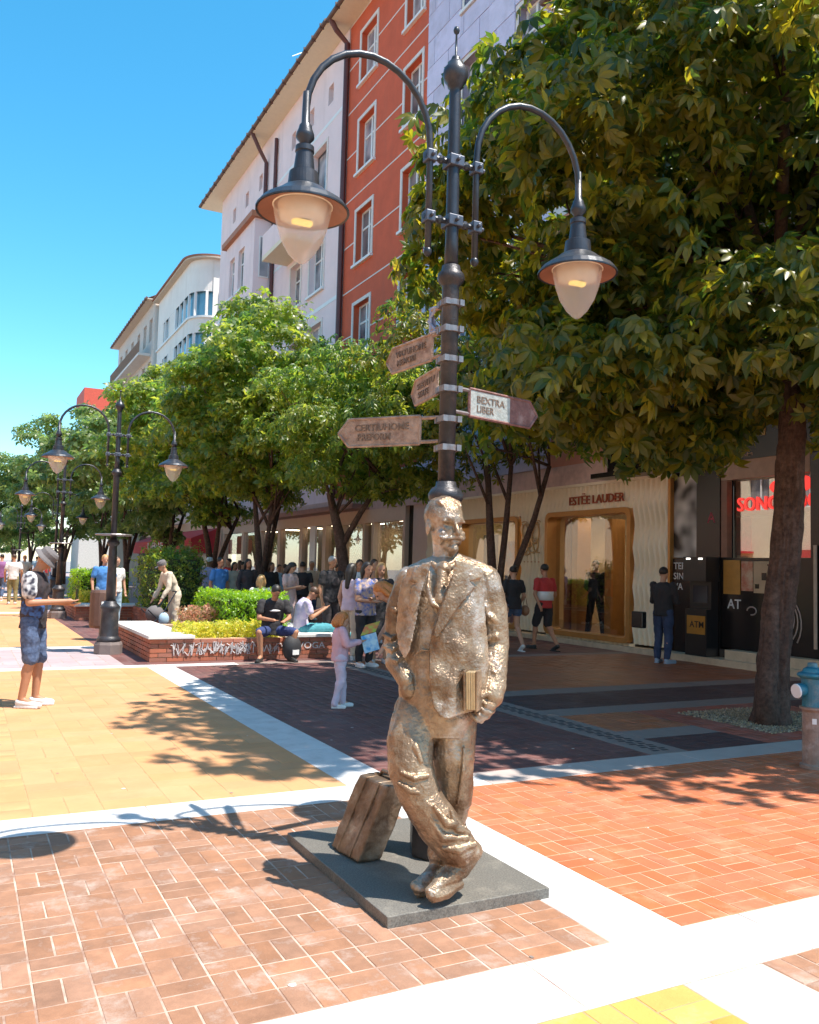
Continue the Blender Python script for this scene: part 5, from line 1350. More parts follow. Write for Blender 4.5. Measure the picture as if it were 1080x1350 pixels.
def tree(x, y, label, c, r, nc, n, mat, seed, trunks, L=.17, leaflets=6, simple=False, zmin=None, xmax=None, nl=14, r0=.09, single=0, fill=.25, crad=(.55, .95), scl=(.6, 1.3), lobes=()):
    t = empty('street_tree', (x, y, 0), 0, label, 'tree', 'trees in a row along the shops')
    K, P, out, R = crown_points(c, r, nc, n, seed, crad, zmin, xmax, fill)
    for lc, lr, ln_ in lobes:
        K2, P2_, o2, _r = crown_points(lc, lr, 14, ln_, seed + 5, (.4, .7), None, None, .4)
        K = np.concatenate([K, K2]); P = np.concatenate([P, P2_]); out = np.concatenate([out, o2])
    n = len(P)
    org = np.array([x, y, 0.0])
    ends = []
    for it, (pts, rad) in enumerate(trunks):
        m = MB().tube(pts, rad, 14)
        if not (single and it == 1): ends.append(pts[-1])
        if single and it == 0: m = bark_trunk(pts, rad)
        m.build('trunk', M_bark, t, world=True, smooth=True)
        if not (single and it == 1): ends.append(Vector(pts[-2]).lerp(Vector(pts[-1]), .4))
    limbs(t, ends, K, nl, r0, seed).build('branches', M_bark, t, world=True, smooth=True)['kind'] = 'stuff'
    N = out + R.normal(size=(n, 3)) * .55 + np.array([0, 0, .55]); 
    Yd = out * np.array([1, 1, .3]) + R.normal(size=(n, 3)) * .6 + np.array([0, 0, -.55])
    Rm = rotmats(Yd, N); s = R.uniform(*scl, n)
    T, F = leaf_template(leaflets, L, L * (.19 if not simple else .24), L * (.45 if not simple else .33), simple, 92 if not simple else 115)
    sel = np.zeros(n, bool)
    if single:
        d = P - np.array([0, 0, EYE]); z = d @ np.array(Fv)
        px = 540 + FOC * (d @ np.array(Rv)) / z; py = 675 - FOC * (d @ np.array(Uv)) / z
        ok = (px > 5) & (px < 1075) & (py > 5) & (z > 1); key = np.where(ok, s / np.maximum(z, .1), 0)
        idx = np.argsort(-key)[:single]; sel[idx] = True
        me = bpy.data.meshes.new('leaf'); me.from_pydata(T.tolist(), [], F.tolist()); me.materials.append(mat)
        for i in idx:
            o = bpy.data.objects.new('leaf', me); COL.objects.link(o); o.parent = t
            M = Matrix([list(Rm[i][0]) + [0], list(Rm[i][1]) + [0], list(Rm[i][2]) + [0], [0, 0, 0, 1]]) 
            o.matrix_local = Matrix.Translation(Vector(P[i] - org)) @ M @ Matrix.Scale(float(s[i]), 4)
    V, FF = scatter(P[~sel] - org, Rm[~sel], s[~sel], T, F)
    cr = npmesh('crown', V, FF, mat, t)
    return t, cr

# the big tree at the right
BT = Vector((8.03, 6.62, 0))
tp = [(8.00, 6.62, -.05), (8.00, 6.62, .12), (8.02, 6.62, .5), (8.08, 6.60, 1.2), (8.16, 6.56, 2.0), (8.20, 6.54, 2.8), (8.24, 6.54, 3.6), (8.2, 6.7, 4.6)]
tr_ = [.25, .195, .168, .15, .14, .135, .135, .11]
side = [(7.83, 6.55, -.05), (7.85, 6.55, .4), (7.93, 6.56, .9), (8.00, 6.58, 1.5), (8.12, 6.58, 2.2)]
big, bigc = tree(BT.x, BT.y, 'large chestnut tree with thick fissured trunk rooted in the gravel pit at the right', (8.6, 7.1, 6.0), (4.1, 4.4, 3.25), 230, 22000, M_leaf, 3,
     [(tp, tr_), (side, [.13, .10, .08, .06, .015])], L=.205, leaflets=6, zmin=2.75, xmax=12.4, nl=30, r0=.10, single=300, crad=(.6, 1.05), lobes=(((5.3, 4.6, 8.3), (.9, .9, .7), 420), ((5.4, 6.2, 8.5), (.9, 1.2, .8), 600), ((8.2, 5.4, 3.9), (2.6, 1.0, .55), 1500), ((6.4, 7.6, 3.7), (1.5, 1.6, .5), 700)))
# second: slender multi-stemmed tree in front of the cosmetics shop
m2 = (10.7, 16.4)
tree(*m2, 'slender multi-stemmed tree in front of the cosmetics shop', (10.2, 16.0, 6.1), (2.9, 3.3, 2.7), 60, 4200, M_leaf, 8,
     [([(10.7, 16.4, 0), (10.7, 16.4, 1.2), (10.6, 16.4, 2.4), (10.55, 16.5, 4.0)], [.13, .11, .09, .06]), ([(10.72, 16.35, .3), (10.85, 16.35, 1.4), (10.95, 16.3, 2.6), (11.0, 16.2, 4.0)], [.10, .08, .07, .05]),
      ([(10.8, 16.3, .4), (11.05, 16.2, 1.4), (11.45, 15.9, 2.8), (11.7, 15.7, 4.0)], [.09, .08, .065, .05])], L=.18, leaflets=5, zmin=3.2, xmax=12.3, nl=14, r0=.05)
# third: tree behind the planter bench
tree(8.35, 19.3, 'tree with a leaning dark trunk just behind the standing man in black', (8.6, 18.6, 5.0), (2.2, 2.4, 2.1), 60, 6500, M_leaf2, 12,
     [([(8.35, 19.3, 0), (8.32, 19.3, .8), (8.28, 19.35, 1.6), (8.15, 19.4, 2.4), (7.9, 19.5, 3.4)], [.19, .15, .14, .13, .08]), ([(8.2, 19.35, 2.1), (8.6, 19.2, 2.9), (9.1, 19.0, 3.8)], [.09, .07, .05])], L=.17, leaflets=5, zmin=3.0, nl=14, r0=.06)
def fork(x, y, h=1.3, sp=.5, top=3.4, r=.12):
    return [([(x, y, 0), (x, y, h), (x - sp * .2, y, (h + top) / 2), (x - sp * .5, y, top)], [r * 1.2, r, r * .75, r * .5]), ([(x, y, h - .2), (x + sp * .5, y, (h + top) / 2), (x + sp, y, top)], [r * .7, r * .6, r * .4]), ([(x, y, h - .2), (x + .05, y - .3, (h + top) / 2), (x + .1, y - .5, top)], [r * .7, r * .6, r * .4])]
tree(7.45, 23.3, 'tall bright crowned tree at the centre of the row, behind the clipped hedge', (7.4, 23.4, 5.9), (2.75, 2.9, 2.95), 130, 12500, M_leaf2, 21, fork(7.45, 23.3, .9, .5), L=.2, leaflets=5, simple=True, zmin=2.9, nl=16, r0=.07)
tree(7.5, 28.8, 'forked tree beside the red awning, with thin diverging stems', (7.2, 28.8, 5.7), (2.9, 3.0, 2.9), 70, 7500, M_leaf2, 31, fork(7.5, 28.8, 1.2, .9, 3.4, .13), L=.22, leaflets=5, simple=True, zmin=2.7, nl=14, r0=.07)
far = [(7.6, 36.5, (7.2, 36.5, 5.6), (3.2, 3.3, 3.0), 'tree half hidden behind the second street lamp, next after the forked tree'),
       (7.2, 44, (6.8, 44, 5.8), (3.4, 3.4, 3.0), 'far tree just left of the red awning, dark below'),
       (7.4, 54, (6.9, 54, 7.0), (4.0, 3.8, 4.0), 'tall rounded far tree under the small red topped building'),
       (6.0, 61, (5.6, 61, 6.6), (4.2, 4.0, 4.2), 'broad far tree above the left pair of street lamps'),
       (4.8, 74, (4.6, 74, 6.0), (4.2, 4.0, 4.0), 'lower far tree left of the broad one'),
       (4.4, 92, (4.2, 92, 5.6), (4.4, 4.0, 4.0), 'small distant tree near the left edge of the photo'),
       (3.2, 118, (3.0, 118, 5.4), (4.4, 4.0, 4.0), 'faintest distant tree at the very left edge')]
for i, (x, y, c, r, lb) in enumerate(far):
    tree(x, y, lb, c, r, 70, 4800, M_leaf3, 50 + i, fork(x, y, 1.5, .6, 3.6, .14), L=.30, leaflets=4, simple=True, zmin=2.2, nl=8, r0=.07, scl=(.9, 1.5))

# ================================================================== PLANTERS
M_pbrick = pm('planter_brick', (0.42, 0.135, 0.075), 0.75, var=0.2, scale=6, bump=0.3, bscale=120, rnd=0.2, dirt=(0.5, 0.3, 0.24), dscale=3, damt=0.4)
M_cap = pm('stone_cap', (0.68, 0.65, 0.62), 0.7, var=.08, bump=.15, dirt=(.45, .42, .4), dscale=3, damt=.4)
def planter(x0, x1, y0, y1, label, caps, h=.36, nc=5, soil=True, pieces=True):
    p = empty('brick_planter', ((x0 + x1) / 2, (y0 + y1) / 2, 0), 0, label, 'planter', 'low brick planters along the street')
    MB().box(x0 + .03, y0 + .03, -.02, x1 - .03, y0 + .22, h).box(x0 + .03, y1 - .22, -.02, x1 - .03, y1 - .03, h).box(x0 + .03, y0 + .22, -.02, x0 + .22, y1 - .22, h).box(x1 - .22, y0 + .22, -.02, x1 - .03, y1 - .22, h).build('wall_core', M_jointor, p, world=True)
    ch = h / nc; cnt = 0; L = .27
    rest = MB()
    def put(x, y, z, lx, ly):
        nonlocal cnt
        if cnt < 300 and pieces:
            MB().box(x, y, z, x + lx, y + ly, z + ch - .012).build('brick', M_pbrick, p, world=True); cnt += 1
        else: rest.box(x, y, z, x + lx, y + ly, z + ch - .012)
    for r in range(nc):
        z = .004 + r * ch; off = (L / 2 if r % 2 else 0)
        a = x0 - off
        while a < x1:
            s0 = max(a, x0); s1 = min(a + L - .012, x1)
            if s1 - s0 > .03: put(s0, y0 + random.uniform(-.002, .002), z, s1 - s0, .10)
            a += L
        b = y0 + .11 - off * .9
        while b < y1:
            s0 = max(b, y0 + .112); s1 = min(b + L - .012, y1)
            if s1 - s0 > .03: put(x0 + random.uniform(-.002, .002), s0, z, .10, s1 - s0); 
            b += L
        b = y0 + .11
        while b < y1:
            s0 = b; s1 = min(b + L - .012, y1)
            if s1 - s0 > .03: rest.box(x1 - .10, s0, z, x1, s1, z + ch - .012)
            b += L
    if rest.v: rest.build('brickwork', M_pbrick, p, world=True)['kind'] = 'stuff'
    if soil: MB().box(x0 + .22, y0 + .22, h - .12, x1 - .22, y1 - .22, h - .04).build('soil_bed', M_soil, p, world=True)
    for c in caps: MB().box(*c).build('cap_slab', M_cap, p, world=True, bevel=.008)
    return p
H = .36
p1 = planter(2.72, 6.02, 14.05, 17.6, 'nearest low brick planter with graffiti, stone caps and a clipped hedge', [(2.68, 14.0, H + .003, 3.42, 15.8, H + .058), (2.68, 15.805, H + .003, 3.42, 17.65, H + .058), (4.95, 14.0, H + .003, 6.08, 14.9, H + .058), (4.95, 14.905, H + .003, 6.08, 17.65, H + .058)])
# graffiti strokes on the front
gr = MB()
q = random.Random(5)
def scrawl(x, z, s, q, Y=14.042):
    pts = []; a = q.uniform(0, 6)
    for k in range(9):
        pts.append((x + s * (k / 8.0) + q.uniform(-.04, .04), Y - .004, z + q.uniform(-.1, .12)))
    gr.tube(pts, .009, 4)
for k in range(13): scrawl(3.02 + k * .105, .19, .17, q)
for k in range(7): scrawl(3.75 + k * .09, .2, .05, q)
for k in range(3): scrawl(4.55 + k * .12, .18, .16, q)
gr.build('graffiti', pm('white_spray', (.62, .58, .58), .6), p1, world=True)
text('graffiti_letters', 'VOGA', pm('white_spray', (.62, .58, .58), .6), (5.2, 14.044, .17), (1, 0, 0), (0, 0, 1), .11, .003, p1, width=.5)
p2 = planter(4.2, 7.6, 20.6, 24.5, 'dark second brick planter with white graffiti behind the stroller', [], h=.4)
text('graffiti_letters', 'RVOR', pm('white_spray', (.62, .58, .58), .6), (4.3, 20.592, .08), (1, 0, 0), (0, 0, 1), .22, .003, p2, width=1.35)
p3 = planter(2.75, 4.4, 24.4, 29.0, 'brick planter left of the litter bin with white bundles on its edge', [(2.7, 24.3, H + .003, 4.45, 25.3, H + .058)])

def leafbox(x0, x1, y0, y1, z0, z1, n, s, mat, name, label, cat, parent=None, core=True, rnd=.05, flat=False):
    t = empty(name, ((x0 + x1) / 2, (y0 + y1) / 2, z0), 0, label, cat)
    R = np.random.default_rng(int(x0 * 100 + y0)); P = R.random((n, 3)) * np.array([x1 - x0, y1 - y0, z1 - z0]) + np.array([x0, y0, z0])
    c = np.array([(x0 + x1) / 2, (y0 + y1) / 2, (z0 + z1) / 2]); hs = np.array([x1 - x0, y1 - y0, z1 - z0]) / 2
    if core:
        f = R.choice(5, n, p=[.14, .14, .16, .16, .40])
        for k, (ax, v) in enumerate(((0, x0), (0, x1), (1, y0), (1, y1), (2, z1))):
            msk = f == k; P[msk, ax] = v + R.normal(size=msk.sum()) * rnd
        top = 0.04 * np.sin(P[:, 0] * 5) * (f == 4); P[:, 2] += top
    N = (P - c) / hs; N = np.sign(N) * np.abs(N) ** 6 + R.normal(size=(n, 3)) * .5 + np.array([0, 0, .3])
    Rm = rotmats(R.normal(size=(n, 3)), N); T, F = leaf_template(3, s, s * .3, s * .2, True)
    V, FF = scatter(P - np.array(t.location), Rm, R.uniform(.7, 1.4, n), T, F)
    npmesh('foliage', V, FF, mat, t)
    if core: MB().box(x0 + .06, y0 + .06, z0, x1 - .06, y1 - .06, z1 - .07).build('inner_twigs', pm('hedge_inner', (.03, .045, .015), .9), t, world=True)
    return t
M_hedge = leaf_mat('hedge_leaf', (0.09, 0.19, 0.015), (0.15, 0.27, 0.02), (0.2, 0.3, .02), .4, trans=.35)
M_yplant = leaf_mat('yellow_plant_leaf', (0.20, 0.25, 0.035), (0.30, 0.30, 0.05), (.42, .38, .09), .5, trans=.35)
M_pinkpl = leaf_mat('pinkish_plant', (0.16, 0.14, 0.06), (0.35, 0.17, 0.12), (.3, .2, .1), .5, trans=.3)
leafbox(4.05, 5.25, 14.75, 16.6, .3, 1.03, 5200, .05, M_hedge, 'clipped_hedge', 'bright green clipped hedge in the nearest brick planter', 'hedge', rnd=.035)
for k in range(9):
    x = 3.5 + (k % 5) * .3 + random.uniform(-.05, .05); y = 14.35 + (k // 5) * .45
    leafbox(x - .22, x + .22, y - .2, y + .2, .3, .52 + random.uniform(0, .12), 260, .055, M_yplant, 'yellow_plant', 'low yellow green bedding plant in the %s row, %s from the cap slab' % (('front', 'back')[k // 5], ('first', 'second', 'third', 'fourth', 'fifth')[k % 5]), 'plant', core=False)['group'] = 'yellow bedding plants in the nearest planter'
for k in range(5):
    x = 3.6 + k * .22; y = 15.2 + (k % 2) * .3
    leafbox(x - .2, x + .2, y - .2, y + .2, .32, .82, 160, .07, M_pinkpl, 'reddish_plant', 'taller reddish bedding plant behind the yellow ones, %s from the left' % ('first', 'second', 'third', 'fourth', 'last')[k], 'plant', core=False)['group'] = 'reddish bedding plants in the nearest planter'
leafbox(3.0, 4.3, 26.2, 28.4, .4, 1.25, 2600, .07, M_hedge, 'clipped_hedge', 'smaller far clipped hedge in the brick planter left of the litter bin', 'hedge')
leafbox(2.85, 4.3, 25.4, 26.1, .35, .75, 700, .08, M_yplant, 'yellow_plants', 'yellow and red bedding plants before the far clipped hedge', 'plants', core=False)
leafbox(4.3, 5.5, 22.0, 24.0, .4, 1.75, 2600, .09, M_leaf2, 'dark_shrub', 'dark rounded shrub in the second planter behind the two standing men', 'shrub', rnd=.15)
# umbrellas / bin / stroller
bn = empty('litter_bin', (2.55, 18.2, 0), 0, 'brown litter bin beside the second street lamp', 'litter bin')
MB().lathe([(.22, .25), (.24, .3), (.24, .95), (.22, 1.0)], n=16).build('bin_body', pm('brown_bin', (.13, .07, .055), .6), bn)
MB().tube([(0, 0, 0), (0, 0, .3)], .04, 8).build('bin_post', M_ironold, bn)
MB().box(-.05, -.245, .65, .06, -.241, .78).build('bin_label', M_frame, bn)
# ================================================================== PEOPLE
M_skin = pm('skin', (0.52, 0.28, 0.18), 0.55, var=.1, scale=10)
M_skin2 = pm('tanned_skin', (0.44, 0.21, 0.12), 0.55, var=.1, scale=10)
HAIR = {'black': pm('black_hair', (.018, .014, .012), .5), 'brown': pm('brown_hair', (.09, .045, .025), .5, var=.4, scale=60), 'blonde': pm('blonde_hair', (.50, .30, .12), .5, var=.3, scale=60), 'ginger': pm('ginger_hair', (.55, .20, .05), .5, var=.35, scale=60), 'grey': pm('grey_hair', (.4, .38, .36), .6)}
def cm(name, c, **k): return pm('cloth_' + name, c, k.pop('rough', .85), var=k.pop('var', .12), scale=k.pop('scale', 7), bump=.25, bscale=60, **k)
CL = dict(black=cm('black', (.026, .024, .028)), white=cm('white', (.72, .71, .70)), denim=cm('denim', (.07, .11, .20), var=.4, scale=14), dkdenim=cm('dkdenim', (.035, .06, .14), var=.4), red=cm('red', (.5, .04, .04)), pink=cm('pink', (.68, .42, .48)),
          lav=cm('lavender', (.50, .44, .62)), beige=cm('beige', (.62, .53, .42)), turq=cm('turquoise', (.07, .30, .36)), blue=cm('blue', (.06, .22, .55)), navy=cm('navy', (.03, .05, .16)), grey=cm('grey', (.15, .135, .14)),
          tie=cm('tiedye', (.66, .60, .70), col2=(.42, .36, .60), scale=5), floral=cm('floral', (.60, .42, .25), col2=(.05, .12, .42), scale=16), pinkdress=cm('pinkdress', (.70, .50, .48), var=.2), skyblue=cm('skyblue', (.35, .5, .62)), charcoal=cm('charcoal', (.06, .05, .055), var=.4, scale=30), lilac=cm('lilac', (.66, .55, .66)), orange=cm('orange', (.6, .28, .16)), purple=cm('purple', (.25, .1, .25)), khaki=cm('khaki', (.25, .22, .1)))
M_shoew = pm('white_shoe', (.7, .7, .7), .6); M_shoeb = pm('black_shoe', (.03, .03, .03), .5)
FT = bpy.data.textures.new('cloth_folds', 'CLOUDS'); FT.noise_scale = .11; FT.noise_depth = 2
def fold(o):
    d = o.modifiers.new('folds', 'DISPLACE'); d.texture = FT; d.strength = .032; d.mid_level = .42; d.texture_coords = 'LOCAL'
def person(label, pos, heading, h=1.74, pose='stand', top=('black', 'short'), bottom=('shorts', 'denim'), hair=('black', 'short'), shoes=None, skin=None, vox=.012, group=None, female=False, hat=None, J=None, lean=0.0, child=False, zoff=0.0, face=True, panel=None):
    sk = skin or M_skin; k = h / 1.75
    r = empty('person', (pos[0], pos[1], zoff), -radians(heading), label, 'person', group)
    hs = 1.26 if child else 1.0
    shw = .175 if female else .20
    j = dict(hl=(-.09, 0, .93), hr=(.09, 0, .93), kl=(-.10, .02, .50), kr=(.10, .02, .50), al=(-.10, -.02, .09), ar=(.10, -.02, .09), tl=(-.13, .15, .035), tr=(.13, .15, .035),
             sl=(-shw, 0, 1.42), sr=(shw, 0, 1.42), el=(-shw - .07, -.02, 1.13), er=(shw + .07, -.02, 1.13), wl=(-shw - .06, .06, .89), wr=(shw + .06, .06, .89), pv=(0, 0, .96), ws=(0, .0, 1.12), ch=(0, 0, 1.32), nk=(0, -.01, 1.47), hd=(0, .02, 1.625))
    if pose == 'walk':
        j.update(kl=(-.09, .16, .52), al=(-.09, .20, .10), tl=(-.10, .36, .05), kr=(.09, -.02, .50), ar=(.09, -.30, .14), tr=(.10, -.18, .03), wl=(-shw - .05, -.14, .92), wr=(shw + .05, .18, .93))
    if pose == 'sit':
        j.update(hl=(-.10, 0, .50), hr=(.10, 0, .50), pv=(0, -.02, .53), ws=(0, -.03, .70), ch=(0, .02, .90), nk=(0, .08, 1.03), hd=(0, .15, 1.16), sl=(-shw, .05, .98), sr=(shw, .05, .98),
                 el=(-shw - .06, .12, .72), er=(shw + .06, .12, .72), wl=(-.12, .34, .68), wr=(.10, .36, .70), kl=(-.22, .42, .50), kr=(.22, .42, .50), al=(-.18, .40, .10), ar=(.20, .40, .10), tl=(-.2, .56, .04), tr=(.24, .56, .04))
    if pose == 'phone':
        j.update(el=(-shw - .04, .04, 1.12), er=(shw + .04, .04, 1.12), wl=(-.09, .33, 1.16), wr=(.09, .33, 1.18), hd=(0, .06, 1.61))
    if pose == 'crossed':
        j.update(el=(-shw - .04, .05, 1.12), er=(shw + .04, .05, 1.12), wl=(.02, .20, 1.14), wr=(-.02, .22, 1.10))
    if J: j.update(J)
    P = {a: Vector(b) for a, b in j.items()}
    if lean:
        c, s = cos(lean), sin(lean); o = P['pv']
        for a in ('ws', 'ch', 'nk', 'hd', 'sl', 'sr', 'el', 'er', 'wl', 'wr'):
            v = P[a] - o; P[a] = o + Vector((v.x, v.y * c + v.z * s, -v.y * s + v.z * c))
        for a in ('el', 'wl', 'er', 'wr'):
            sh = P['s' + a[1]]; L = (Vector(j[a]) - Vector(j['s' + a[1]])); P[a] = sh + Vector((L.x, L.y + .12 * (1 if a[0] == 'w' else .5), L.z))
    P = {a: v * k for a, v in P.items()}
    fat = 1.0 if not child else 1.14
    def torso(m, infl, lo=True, hem=None):
        f = k * fat; w_ = (.155 if not female else .135); hp_ = (.165 if not female else .175); cw = .185 if not female else .165
        rows = [(P['pv'] + Vector((0, 0, -.04 * k)), hp_, .115), (P['pv'].lerp(P['ws'], .4), hp_ * .97, .115), (P['ws'], w_, .105), (P['ws'].lerp(P['ch'], .55), (w_ + cw) / 2 + .01, .112), (P['ch'], cw, .12), (P['ch'].lerp(P['nk'], .42), cw * 1.0, .10), (P['ch'].lerp(P['nk'], .66), cw * .86, .085), (P['ch'].lerp(P['nk'], .88), .10, .07), (P['nk'], .062, .06)]
        if hem is not None: rows = [(P['pv'] + Vector((0, 0, hem * k)), hp_ * 1.04, .122)] + rows
        R = []
        for i, (c, a, b) in enumerate(rows):
            d = (rows[min(i + 1, len(rows) - 1)][0] - rows[max(i - 1, 0)][0]).normalized(); ux = Vector((1, 0, 0)); uy = d.cross(ux).normalized()
            q = infl if i < len(rows) - 1 else infl * .5
            R.append([c + ux * ((a * f + q) * cos(2 * pi * t / 16)) + uy * ((b * f + q) * sin(2 * pi * t / 16)) for t in range(16)])
        m.rings(R)
    body = MB()
    torso(body, 0)
    for s in 'lr':
        body.chain([P['s' + s] + Vector((0, 0, -.02 * k)), P['e' + s], P['w' + s]], [.046 * k * fat, .040 * k * fat, .027 * k * fat])
        body.chain([P['h' + s], P['k' + s], P['a' + s]], [.088 * k * fat, .056 * k * fat, .038 * k * fat])
        cf = P['k' + s].lerp(P['a' + s], .3) + Vector((0, -.012 * k, 0)); body.ell(cf, .052 * k, .055 * k, .10 * k)
        body.chain([P['a' + s], P['t' + s]], [.036 * k, .026 * k])
        # hand: palm, four fingers, thumb
        fw = (P['w' + s] - P['e' + s]).normalized(); sg = -1 if s == 'l' else 1
        pm_ = P['w' + s] + fw * .05 * k; body.cap(P['w' + s], pm_, .026 * k, .030 * k, 8)
        ac = Vector((1, 0, 0)) if abs(fw.x) < .8 else Vector((0, 1, 0))
        ac = (ac - fw * ac.dot(fw)).normalized(); nn = fw.cross(ac)
        cu = Vector((0, .5, -.2)) if abs(fw.z) > .6 else Vector((0, .1, .4))
        for i_ in range(4):
            b0 = pm_ + ac * (i_ - 1.5) * .017 * k + fw * .02 * k; b1 = b0 + fw * .038 * k; b2 = b1 + (fw * .6 + cu * .7).normalized() * .032 * k
            body.chain([b0, b1, b2], [.0105 * k, .0095 * k, .008 * k], 6)
        body.chain([P['w' + s] + fw * .03 * k - ac * sg * .025 * k, pm_ - ac * sg * .045 * k + fw * .02 * k], [.012 * k, .009 * k], 6)
    body.cap(P['nk'] - Vector((0, 0, .03 * k)), P['hd'] - Vector((0, .02 * k, .05 * k)), .055 * k, .050 * k)
    hd = P['hd']; tilt = P['hd'] - P['nk']; 
    ta = atan2(tilt.y, tilt.z) * .8 + (.3 if pose in ('phone', 'sit') else 0)
    fu = Vector((0, sin(ta), cos(ta))); ff = Vector((0, cos(ta), -sin(ta))); fs = Vector((1, 0, 0)); AX = (fs, ff, fu); q = k * hs
    def H_(a, b, c): return hd + fs * a * q + ff * b * q + fu * c * q
    body.ell(H_(0, -.005, .03), .075 * q, .093 * q, .088 * q, AX, 14, 10); body.ell(H_(0, .02, -.04), .058 * q, .068 * q, .07 * q, AX, 14, 10)
    body.chain([H_(0, .083, .01), H_(0, .103, -.022)], [.008 * q, .014 * q], 8); body.ell(H_(0, .084, -.055), .022 * q, .008 * q, .008 * q, AX, 8, 6)
    for e in (-1, 1): body.ell(H_(e * .075, -.005, -.01), .010 * q, .02 * q, .032 * q, AX, 8, 6); body.cap(H_(e * .015, .083, .022), H_(e * .045, .074, .022), .008 * q, .006 * q, 6)
    bo = body.build('body', sk, r, remesh=min(vox, .011), iters=2)
    if vox < .016 and face:
        ey = MB()
        for e in (-1, 1): ey.ell(H_(e * .030, .083, .005), .011 * q, .007 * q, .006 * q, AX, 8, 6)
        ey.build('eyes', HAIR['black'], r)
    # top
    tm, sl = top; m = MB()
    if tm:
        torso(m, .016 * k, hem=-.10 if sl != 'none' else -.06)
        for s in 'lr':
            if sl == 'short': e_ = P['s' + s].lerp(P['e' + s], .62); m.cap(P['s' + s] + Vector((0, 0, -.012 * k)), e_, .066 * k, .062 * k)
            elif sl == 'long': m.chain([P['s' + s], P['e' + s], P['e' + s].lerp(P['w' + s], .9)], [.066 * k * fat, .056 * k * fat, .044 * k * fat])
        fold(m.build('shirt', CL[tm], r, remesh=vox, iters=2))
    if panel:
        a = P['ch']; MB().ell(a + Vector((0, panel[0] * .135 * k, -.06 * k)), panel[1] * k, .02 * k, panel[2] * k).build('shirt_print', CL[panel[3]], r)
    # bottom
    bt, bm = bottom; m = MB()
    pel = [P['pv'] + Vector((0, 0, -.07 * k)), P['pv'] + Vector((0, 0, .06 * k))]
    hpw = (.172 if female else .165) * k * fat + .012
    def pelvis():
        R = []
        for c, a, b in ((pel[0], hpw, .125 * k), ((pel[0] + pel[1]) / 2, hpw * 1.02, .13 * k), (pel[1], hpw * .93, .12 * k)):
            R.append([c + Vector((a * cos(2 * pi * t / 16), b * sin(2 * pi * t / 16), 0)) for t in range(16)])
        m.rings(R)
    if bt in ('shorts', 'trousers', 'mini'):
        pelvis()
        for s in 'lr':
            h_, kk, aa = P['h' + s], P['k' + s], P['a' + s]
            if bt == 'shorts': m.cap(h_, h_.lerp(kk, .92), (.105 if pose != 'sit' else .095) * k, (.086 if pose != 'sit' else .074) * k)
            elif bt == 'mini': m.cap(h_, h_.lerp(kk, .35), .105 * k, .098 * k)
            else: m.chain([h_, kk, kk.lerp(aa, .92)], [.104 * k, .076 * k, .062 * k])
    elif bt in ('leggings',):
        pelvis()
        for s in 'lr': m.chain([P['h' + s], P['k' + s], P['a' + s]], [.104 * k * fat, .073 * k * fat, .054 * k * fat])
    elif bt in ('dress', 'skirt'):
        lo = .32 if bt == 'dress' else .52
        top_c = P['ws']; R = []
        for t_, a, b in ((0, .15, .12), (.25, .19, .15), (.6, .22, .18), (1, .26, .22)):
            c = top_c.lerp(Vector((P['pv'].x, P['pv'].y, lo * k)), t_)
            R.append([c + Vector((a * k * (1 + .05 * sin(t * 5)) * cos(2 * pi * t / 20), b * k * (1 + .05 * cos(t * 6)) * sin(2 * pi * t / 20), 0)) for t in range(20)])
        m.rings(R)
    fold(m.build(bt if bt not in ('mini', 'shorts') else 'shorts', CL[bm], r, remesh=vox, iters=2))
    # hair
    hc_, hs_ = hair; m = MB()
    if hs_ != 'bald':
        m.ell(H_(0, -.018, .045), .083 * q, .095 * q, .086 * q, AX, 14, 10)
        if hs_ in ('long', 'bob'):
            ln = .26 if hs_ == 'long' else (.03 if child else .10)
            m.chain([H_(0, -.06, .03), H_(0, -.085, -.06), H_(0, -.09, -.06 - ln)], [.075 * q, .075 * q, .05 * q]); 
            for e in (-1, 1): m.chain([H_(e * .06, -.02, .03), H_(e * .078, -.02, -.06), H_(e * .08, -.03, -.05 - ln * .8)], [.035 * q, .035 * q, .02 * q])
        if hs_ == 'bun': m.ell(H_(0, -.10, .09), .045 * q, .045 * q, .045 * q, AX)
        m.build('hair', HAIR[hc_], r, remesh=max(.006, vox * .7), iters=2)
    if hat:
        m = MB(); R = []
        zz_ = .045; prof = {'bucket': [(.135, .015), (.128, .03), (.098, .06), (.094, .11), (.075, .135), (.02, .14)], 'cap': [(.096, .035), (.097, .08), (.078, .125), (.02, .14)]}[hat[0]]
        for rr, z in prof: R.append([H_(rr * cos(2 * pi * t / 18), -.01 + rr * 1.08 * sin(2 * pi * t / 18), z) for t in range(18)])
        m.rings(R)
        if hat[0] == 'cap': m.add([H_(-.06, .07, .05), H_(.06, .07, .05), H_(.045, .16, .035), H_(-.045, .16, .035), H_(-.06, .07, .06), H_(.06, .07, .06), H_(.045, .16, .045), H_(-.045, .16, .045)], [(0, 1, 2, 3), (7, 6, 5, 4), (0, 3, 7, 4), (1, 5, 6, 2), (3, 2, 6, 7)])
        m.build('hat', CL[hat[1]], r)
